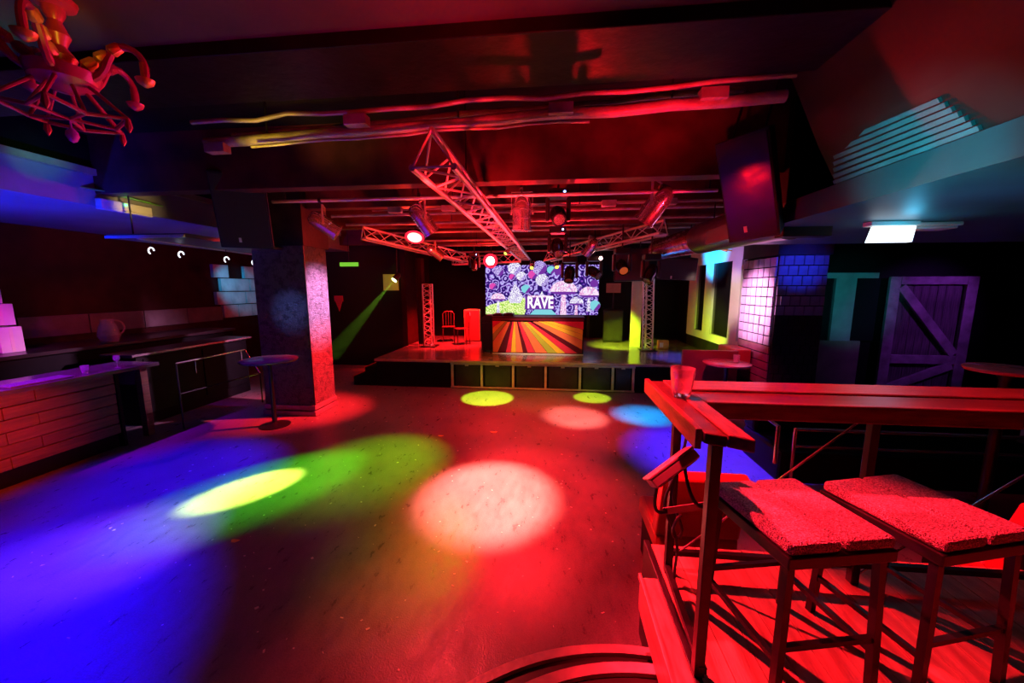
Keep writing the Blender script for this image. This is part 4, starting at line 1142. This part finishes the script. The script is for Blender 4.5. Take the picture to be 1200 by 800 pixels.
# lit flood on the angled truss and starry red lamp
o = thing('flood_lamp', 'glowing red disc lamp hanging under the angled truss', 'lamp', (-2.95, 8.0, 3.4), 0)
part('glowing_face', MB().lathe([(0.0, -0.004), (0.15, -0.004), (0.15, 0.012), (0, 0.012)], (-2.95, 8.0, 3.42), (-0.1, 0.55, 0.85), 28), glow('hot_red_face', (1.0, 0.25, 0.18), 6), o, True)
part('red_glow_ring', MB().lathe([(0.151, 0.0), (0.20, 0.0), (0.20, 0.012), (0.151, 0.012)], (-2.95, 8.0, 3.42), (-0.1, 0.55, 0.85), 28), glow('glow_ring_red', (1.0, 0.01, 0.03), 2.5), o, True)  # glowing ring added for the red fringe of light around the face
part('housing', MB().lathe([(0.20, 0.013), (0.20, 0.05), (0.14, 0.11), (0.04, 0.13)], (-2.95, 8.0, 3.42), (-0.1, 0.55, 0.85), 28), METAL, o, True)
part('hanging_rod', MB().tube((-2.95, 8.05, 3.52), (-2.95, 8.05, 4.29), 0.01), METAL, o)
o = thing('beam_lamp', 'dazzling red lamp facing the dance floor above the booth', 'lamp', (-1.72, 10.8, 3.0), 0)
part('lens', MB().lathe([(0, 0), (0.12, 0), (0.12, 0.01), (0, 0.03)], (-1.76, 10.72, 3.11), (0.15, -1, -0.08), 24), glow('dazzle_red', (1.0, 0.16, 0.12), 40), o, True)
part('red_glow_ring', MB().lathe([(0.122, 0.0), (0.20, 0.0), (0.20, 0.008), (0.122, 0.008)], (-1.76, 10.72, 3.11), (0.15, -1, -0.08), 24), glow('glow_ring_red', (1.0, 0.01, 0.03), 2.5), o, True)  # glowing ring added for the red glow around the lens
part('head', MB().lathe([(0.15, -0.001), (0.15, -0.12), (0.10, -0.22), (0.03, -0.24)], (-1.76, 10.72, 3.11), (0.15, -1, -0.08), 24), METAL, o, True)
part('yoke', MB().path([(-1.93, 10.82, 3.1), (-1.93, 10.85, 3.33), (-1.59, 10.85, 3.33), (-1.59, 10.82, 3.1)], 0.012), METAL, o, True)
part('hanging_rod', MB().tube((-1.76, 10.85, 3.33), (-1.76, 10.85, 4.29), 0.01), METAL, o)

# moving heads
def moving_head(c, label, s=1.0, tilt=(0, -0.5, -0.85), lens=None, led=True, ztop=4.29, group='moving head lights on the rig'):
    c = Vector(c); d = Vector(tilt).normalized()
    t = thing('moving_head_light', label, 'lamp', c, 0, group)
    part('base', MB().box(c.x - .17 * s, c.x + .17 * s, c.y - .15 * s, c.y + .15 * s, c.z + 0.27 * s, c.z + 0.40 * s), SPK, t, bevel=0.02)
    for k in (-1, 1):
        part('arm', MB().box(c.x + (.17 * k - .035) * s, c.x + (.17 * k + .035) * s, c.y - .07 * s, c.y + .07 * s, c.z - 0.10 * s, c.z + 0.269 * s), SPK, t, bevel=0.02)
    hd = part('head', MB().lathe([(0.03 * s, -0.19 * s), (0.10 * s, -0.17 * s), (0.128 * s, -0.08 * s), (0.128 * s, 0.04 * s), (0.11 * s, 0.17 * s), (0.118 * s, 0.2 * s), (0.10 * s, 0.205 * s), (0.095 * s, 0.19 * s), (0, 0.19 * s)], c, d, 20), mat('gloss_black', (0.015, 0.014, 0.015), 0.12), t, True)
    part('lens', MB().lathe([(0, 0.191 * s), (0.09 * s, 0.192 * s), (0.05 * s, 0.21 * s), (0, 0.214 * s)], c, d, 18), lens or GLASS, hd, True)
    if led:
        part('indicator', MB().lathe([(0.02 * s, 0), (0.014 * s, 0.008), (0, 0.01)], (c.x + 0.10 * s, c.y - .15 * s, c.z + 0.335 * s), (0, -1, 0), 8), glow('blue_led', (0.15, 0.25, 1.0), 14), t)
    part('clamp', MB().tube((c.x, c.y, c.z + 0.4 * s), (c.x, c.y, ztop), 0.018, n=8), METAL, t)
    return t


moving_head((0.06, 5.5, 3.36), 'large moving head with blue indicator between two can lamps', 0.85, (0.1, -0.8, -0.5))
moving_head((0.08, 7.2, 3.10), 'moving head with blue indicator hanging behind the larger one', 0.9, (0.1, -0.6, -0.7))
moving_head((0.42, 9.7, 2.70), 'moving head silhouetted against the video screen', 1.05, (-0.1, -0.5, -0.8), led=False)
moving_head((1.02, 9.7, 2.74), 'moving head with bright rim beside the silhouetted one', 1.0, (0.5, -0.6, -0.4), led=False)
moving_head((1.45, 8.3, 2.80), 'moving head with dull red lens before the square speaker box', 0.95, (0.1, -0.8, -0.5), led=False, lens=glow('dull_red_lens', (0.8, 0.12, 0.03), 0.5))
moving_head((1.90, 7.7, 2.64), 'moving head hanging beside the wide black monitor speaker', 0.9, (-0.4, -0.3, -0.8), led=False)
moving_head((-2.2, 10.6, 3.0), 'moving head with blue indicator near the dazzling red lamp', 0.8, (0, -0.3, -0.9))
o = thing('bare_bulb', 'small white hot bulb under the duct side truss', 'lamp', (1.15, 9.5, 3.0))
part('bulb', MB().lathe([(0, -0.05), (0.035, -0.03), (0.045, 0.0), (0.03, 0.035), (0, 0.045)], (1.13, 9.3, 3.05), n=12), glow('hot_bulb', (1.0, 0.55, 0.5), 8), o, True)
part('cord', MB().tube((1.13, 9.3, 3.09), (1.13, 9.3, 4.29), 0.008, n=6), RUBBER, o)

# green beam lamp at the left of the stage
GL = Vector((-4.02, 9.35, 2.56))
o = thing('beam_lamp', 'small lamp throwing a hazy green beam beside the pale poster', 'lamp', GL)
gd = Vector((-0.42, -0.55, -0.72)).normalized()
part('head', MB().lathe([(0.03, -0.22), (0.07, -0.18), (0.075, 0.0), (0.085, 0.01)], GL, gd, 16), METAL, o, True)
part('lens', MB().lathe([(0, 0.016), (0.07, 0.012), (0.07, 0.02), (0.0, 0.028)], GL, gd, 16), glow('green_lens', (0.7, 1.0, 0.25), 14), o, True)
part('bracket', MB().tube(GL - gd * 0.1, (-3.95, 9.45, 4.29), 0.012), METAL, o)
solo('poster', MB().box(-4.98, -4.52, 10.77, 10.799, 2.28, 2.75), mat('pale_poster', (0.5, 0.6, 0.25), 0.5, var=0.1), 'pale green square poster on the black wall', 'poster', (-4.75, 10.79, 2.28))
o = thing('fire_point_sign', 'small red sign on the black wall beside the square pillar', 'sign', (-6.1, 10.79, 1.75))
part('plate', MB().box(-6.55, -6.28, 10.775, 10.799, 1.95, 2.12), mat('sign_red', (0.7, 0.05, 0.05), 0.4), o)
part('pointer', MB().prism([(-6.52, 10.775, 1.948), (-6.31, 10.775, 1.948), (-6.415, 10.775, 1.65)], (0, 0.02, 0)), mat('sign_red', (0.7, 0.05, 0.05)), o)
o = thing('exit_sign', 'narrow glowing green strip sign beside the square pillar', 'sign', (-5.9, 9.6, 2.9))
part('strip', MB().box(-5.62, -5.12, 9.6, 9.64, 2.92, 3.02), glow('green_strip', (0.25, 0.75, 0.05), 0.8), o)
part('housing', MB().box(-5.64, -5.10, 9.645, 9.70, 2.90, 3.04), BLACK, o)
part('hanging_rod', MB().tube((-5.4, 9.67, 3.04), (-5.4, 9.67, 4.29), 0.01), METAL, o)

# chairs on the stage
CHAIRM = mat('chair_metal', (0.10, 0.03, 0.03), 0.4, 0.3, var=0.2)
def stage_chair(x, y, rz, label):
    t = thing('stage_chair', label, 'chair', (x, y, 0.686), rz, 'metal chairs on the stage')
    for sx in (-1, 1):
        part('leg', MB().tube((sx * .18, -.18, 0), (sx * .17, -.17, 0.45), 0.014, n=8), CHAIRM, t, True, local=True)
        part('leg', MB().tube((sx * .18, .20, 0), (sx * .16, .17, 0.45), 0.014, n=8), CHAIRM, t, True, local=True)
    part('seat', MB().box(-.20, .20, -.20, .20, 0.45, 0.475), CHAIRM, t, bevel=0.01, local=True)
    part('back_frame', MB().path([(-.17, .18, .475), (-.18, .22, .85), (-.1, .23, .93), (.1, .23, .93), (.18, .22, .85), (.17, .18, .475)], 0.014), CHAIRM, t, True, local=True)
    for k in (-1, 0, 1):
        part('back_slat', MB().tube((k * .08, .185, .475), (k * .08, .228, .92), 0.009, n=6), CHAIRM, t, True, local=True)
    return t


stage_chair(-3.24, 11.5, R(15), 'metal chair standing close to the truss tower')
stage_chair(-2.70, 11.0, R(-60), 'metal chair turned sideways in front of the red floor speaker')
o = thing('socket_box', 'small brass socket box on the stage floor beside the truss tower', 'socket', (3.0, 10.6, 0.68))
part('box_body', MB().box(2.92, 3.2, 10.6, 10.75, 0.681, 0.92), GOLD, o, bevel=0.01)
part('cover', MB().box(2.96, 3.05, 10.585, 10.599, 0.74, 0.86), PLASTIC, o)

# ------------------------------------------------------------------ chandelier
cx, cy = -3.0, 2.2
ch = thing('chandelier', 'ornate red chandelier with leaves coloured as if yellow lit and a violet drop', 'chandelier', (cx, cy, 3.34))
part('column', MB().lathe([(0.05, 4.05), (0.05, 3.98), (0.03, 3.94), (0.06, 3.86), (0.035, 3.80), (0.075, 3.74), (0.05, 3.68), (0.17, 3.66), (0.15, 3.60), (0.06, 3.55), (0.0, 3.54)], (cx, cy, 0), n=20), FRINGE, ch, True)
part('ceiling_rose', MB().lathe([(0.11, 4.058), (0.10, 4.03), (0.05, 4.01)], (cx, cy, 0), n=20), FRINGE, ch, True)
NA = 5
ringz = 3.42
for k in range(NA):
    a = 2 * math.pi * k / NA + 0.35
    ux, uy = math.cos(a), math.sin(a)
    P = lambda r, z: (cx + ux * r, cy + uy * r, z)
    ar = part('arm', MB().path(bez(P(0.06, 3.64), P(0.26, 3.58), P(0.20, 3.86), P(0.34, 3.84), 10) + bez(P(0.34, 3.84), P(0.42, 3.83), P(0.45, 3.74), P(0.42, 3.66), 6)[1:], [0.022] * 11 + [0.018] * 6, 8), FRINGE, ch, True)
    part('candle_cup', MB().lathe([(0.012, 0), (0.04, 0.02), (0.05, 0.045), (0.02, 0.05), (0.02, 0.14), (0.0, 0.145)], P(0.42, 3.62), n=14), GOLD if k in (4, 0) else FRINGE, ar, True)
    m = MB()
    for q in range(3):
        t = q / 3; w_ = 0.05
        c0 = Vector(P(0.14 + 0.07 * q, 3.72 + 0.05 * q)); 
        m.lathe([(0.0, -0.06), (0.035, -0.02), (0.03, 0.03), (0, 0.06)], c0, (ux, uy, 0.7), 8)
    part('yellow_lit_leaf' if k in (4, 0) else 'leaf', m, GOLD if k in (4, 0) else FRINGE, ar, True)  # two arms coloured gold where yellow light falls on them
    a2 = a + math.pi / NA; a3 = a - math.pi / NA
    Q = lambda aa, r, z: (cx + math.cos(aa) * r, cy + math.sin(aa) * r, z)
    part('strut', MB().tube(P(0.11, 3.60), P(0.30, ringz), 0.012, 0.009, 8), FRINGE, ch, True)
    part('strut', MB().tube(P(0.30, ringz), Q(a2, 0.20, ringz - 0.03), 0.012, n=8), FRINGE, ch, True)
    part('strut', MB().tube(P(0.30, ringz), Q(a3, 0.20, ringz - 0.03), 0.012, n=8), FRINGE, ch, True)
    part('strut', MB().tube(Q(a2, 0.20, ringz - 0.03), Q(a2, 0.08, 3.58), 0.010, n=8), FRINGE, ch, True)
    part('strut', MB().tube(Q(a2, 0.20, ringz - 0.03), (cx, cy, 3.39), 0.010, n=8), FRINGE, ch, True)
    part('tip', MB().lathe([(0.012, 0.0), (0.02, -0.05), (0, -0.09)], P(0.30, ringz), n=8), FRINGE, ch, True)
part('drop', MB().lathe([(0.004, 3.40), (0.006, 3.34), (0.028, 3.315), (0.032, 3.29), (0.018, 3.26), (0, 3.25)], (cx, cy, 0), n=14), mat('violet_drop', (0.45, 0.05, 0.6), 0.15), ch, True)

# ------------------------------------------------------------------ litter on the floor
rnd = random.Random(11)
m = MB()
for i in range(420):
    x = rnd.uniform(-4.8, 1.9); y = rnd.uniform(1.9, 8.2)
    if x > 0.4 and y < 2.4: continue
    s = rnd.choice((0.004, 0.006, 0.006, 0.009, 0.014)); a = rnd.uniform(0, 6.28)
    u = Vector((math.cos(a), math.sin(a), 0)) * s; v = Vector((-math.sin(a), math.cos(a), 0)) * s * rnd.uniform(0.3, 0.9)
    p = Vector((x, y, 0.0012))
    m.prism([p - u - v, p + u - v, p + u * 0.7 + v, p - u + v * 0.6], (0, 0, 0.0015))
solo('confetti_scraps', m, mat('paper_scrap', (0.75, 0.72, 0.6), 0.5, var=0.2), 'tiny pale paper scraps scattered over the dance floor', 'litter', kind='stuff')
for x, y, s, lab in ((-2.93, 2.93, 0.036, 'largest yellow paper scrap lying beside the green ellipse of light'), (-0.93, 5.85, 0.05, 'curled leaf like scrap lying between the red light pools'), (-1.75, 5.6, 0.04, 'orange curled scrap lying on the dance floor')):
    pts = [(x + s * math.cos(a) * (1 + .35 * math.sin(3 * a)), y + 0.8 * s * math.sin(a) * (1 + .3 * math.cos(2 * a)), 0.001) for a in [k * 0.4488 for k in range(14)]]
    solo('paper_scrap', MB().prism(pts, (0, 0, 0.003)), mat('yellow_scrap', (0.8, 0.7, 0.15), 0.5, var=0.1), lab, 'litter', (x, y, 0))

# ------------------------------------------------------------------ remaining spots, several added in mid-air without a fixture
# pillar, pink above and red below; white-blue on its bar side
spot((-2.4, 6.75, 2.9), (-4.34, 6.65, 2.1), (1.0, 0.38, 0.85), 2400, 42, 1.0)
spot((-2.4, 6.75, 2.9), (-4.34, 6.65, 0.6), RED, 4200, 44, 1.0)
spot((-4.5, 4.3, 2.7), (-4.66, 6.3, 1.95), (0.14, 0.28, 1.0), 170, 24, 1.0)
# bar
spot((-6.55, 2.7, 3.3), (-6.6, 4.1, 1.2), (0.42, 0.0, 1.0), 900, 44, 0.9)
spot((-4.6, 5.2, 3.3), (-4.74, 5.7, 1.2), (0.2, 0.02, 1.0), 160, 26, 0.8)
spot((-4.5, 2.6, 1.2), (-6.35, 3.3, 0.7), (1.0, 0.03, 0.005), 420, 50, 1.0)
spot((-7.2, 3.6, 2.9), (-8.4, 4.7, 1.8), (1.0, 0.01, 0.9), 200, 30, 0.9)
spot((-7.6, 6.4, 2.3), (-9.05, 6.6, 1.62), (1.0, 0.01, 0.01), 12, 80, 1.0)
spot((-7.6, 8.4, 3.2), (-9.05, 10.1, 2.3), (0.0, 0.42, 0.8), 300, 40, 0.9)
spot((-6.7, 2.6, 2.0), (-7.0, 4.0, 3.42), (0.0, 0.012, 1.0), 600, 100, 1.0)
spot((-4.6, 3.8, 2.3), (-6.0, 4.2, 3.5), (0.0, 0.015, 1.0), 200, 50, 1.0)
spot((-4.9, 3.5, 3.5), (-5.96, 4.0, 3.86), (0.2, 1.0, 0.02), 16, 30, 0.9)
spot((-5.0, 4.4, 3.3), (-5.9, 4.95, 3.46), (1.0, 0.62, 0.2), 40, 34, 0.8)  # added spot that warms the emergency box
# ceiling red: points at the red lamps, then added uplights without fixtures
point((-1.70, 10.45, 3.08), (1.0, 0.012, 0.015), 170, 0.1)
point((-2.85, 7.8, 3.25), (1.0, 0.02, 0.01), 160, 0.1)
spot((0.9, 3.0, 3.0), (0.9, 3.7, 3.9), (1.0, 0.004, 0.012), 170, 80, 1.0)
spot((-1.0, 3.0, 3.0), (-1.0, 3.75, 3.9), (1.0, 0.01, 0.012), 130, 80, 1.0)
spot((0.2, 8.6, 2.4), (0.1, 6.5, 4.0), (1.0, 0.004, 0.012), 1000, 110, 1.0)
spot((-0.6, 4.2, 2.6), (-0.7, 5.6, 3.45), (1.0, 0.02, 0.03), 420, 120, 1.0)  # added red uplight in mid-air for the can lamps
spot((-2.5, 4.4, 2.7), (-3.3, 5.4, 3.3), (1.0, 0.05, 0.02), 90, 40, 1.0)  # added to redden the slim can lamp
spot((2.0, 4.5, 2.7), (1.4, 5.45, 3.45), (1.0, 0.01, 0.03), 110, 40, 1.0)  # added to redden the can lamp at the bar end
spot((-3.1, 3.2, 3.2), (-2.8, 3.78, 3.86), (1.0, 0.62, 0.02), 50, 60, 1.0)
spot((-0.6, 2.4, 2.2), (2.0, 4.1, 3.0), (1.0, 0.004, 0.012), 260, 20, 1.0)  # added for the red reflection on the hanging loudspeaker
# chandelier
spot((-1.9, 3.4, 3.2), (-3.0, 2.2, 3.6), (1.0, 0.03, 0.30), 60, 36, 0.8)
spot((-0.2, 1.7, 3.2), (-0.6, 2.0, 4.06), (1.0, 0.006, 0.01), 190, 120, 1.0)  # added to redden the near ceiling
spot((-2.1, 1.6, 3.3), (-2.85, 2.15, 3.85), (1.0, 0.55, 0.02), 30, 16, 0.8)
spot((-4.4, 2.6, 3.2), (-3.9, 2.1, 4.06), (0.1, 1.0, 0.25), 14, 60, 1.0)
# stage
spot((-2.6, 10.9, 2.9), (-3.2, 11.2, 0.7), (1.0, 0.012, 0.015), 2600, 84, 0.7)
spot((-0.4, 8.0, 3.1), (-0.37, 9.42, 1.1), (1.0, 0.66, 0.6), 440, 44, 0.7)
spot((1.2, 10.0, 2.4), (2.0, 11.2, 0.7), (0.62, 1.0, 0.02), 1100, 54, 0.8)
spot((2.9, 9.0, 2.4), (3.2, 9.3, 0.6), (0.05, 0.1, 1.0), 300, 60, 0.8)
spot((-0.3, 6.9, 3.1), (-0.3, 8.45, 0.3), (0.5, 0.8, 0.05), 110, 70, 0.9)
# white panelling and tiles
spot((2.5, 10.2, 2.7), (4.1, 10.2, 3.3), (0.0, 0.40, 1.0), 900, 60, 1.0)
spot((2.9, 8.9, 2.4), (4.1, 9.0, 3.2), (0.6, 0.3, 1.0), 60, 70, 0.9)
spot((2.9, 9.2, 1.3), (4.1, 10.0, 1.25), (0.65, 1.0, 0.02), 150, 80, 0.9)
spot((2.2, 7.5, 2.6), (4.1, 9.2, 2.1), (1.0, 0.65, 0.62), 330, 36, 0.9)
spot((2.1, 7.35, 2.75), (3.95, 7.8, 2.0), (1.0, 0.36, 0.8), 1300, 46, 1.0)
spot((3.6, 5.0, 2.7), (4.3, 7.2, 2.75), (0.01, 0.04, 1.0), 420, 26, 0.9)
spot((2.2, 5.9, 2.8), (3.2, 7.3, 0.9), (1.0, 0.02, 0.15), 260, 40, 0.8)
# seating area
spot((5.0, 5.2, 2.8), (6.05, 8.5, 2.2), (0.03, 0.6, 0.7), 160, 36, 0.8)
spot((8.4, 6.6, 3.2), (7.55, 8.5, 1.7), (0.40, 0.06, 0.95), 130, 64, 1.0)
spot((-4.15, 9.7, 3.0), (-4.75, 10.78, 2.5), (0.4, 1.0, 0.05), 16, 40, 0.8)  # added near the green beam lamp to turn the poster green
spot((3.0, 3.0, 2.2), (2.9, 3.2, 3.0), (0.0, 0.3, 1.0), 8, 120, 1.0)
spot((1.2, 2.2, 2.5), (2.32, 2.7, 3.12), (0.0, 0.6, 0.75), 180, 50, 1.0)
spot((1.0, 1.5, 2.6), (2.1, 1.6, 3.9), (1.0, 0.01, 0.01), 6, 50, 1.0)
# the hazy green beam
spot(GL + gd * 0.05, GL + gd, (0.40, 1.0, 0.05), 4200, 11, 0.4, 0.01)
hz = bpy.data.materials.new('stage_haze'); hz.use_nodes = True
nt = hz.node_tree; nt.nodes.remove(nt.nodes['Principled BSDF'])
vs_ = nt.nodes.new('ShaderNodeVolumeScatter'); vs_.inputs['Density'].default_value = 0.014; vs_.inputs['Anisotropy'].default_value = 0.3
nt.links.new(vs_.outputs[0], nt.nodes['Material Output'].inputs['Volume'])
solo('stage_haze', MB().box(-5.95, -3.9, 7.5, 10.72, 0.72, 3.4), hz, 'thin smoke haze hanging around the green beam', 'haze', kind='stuff')
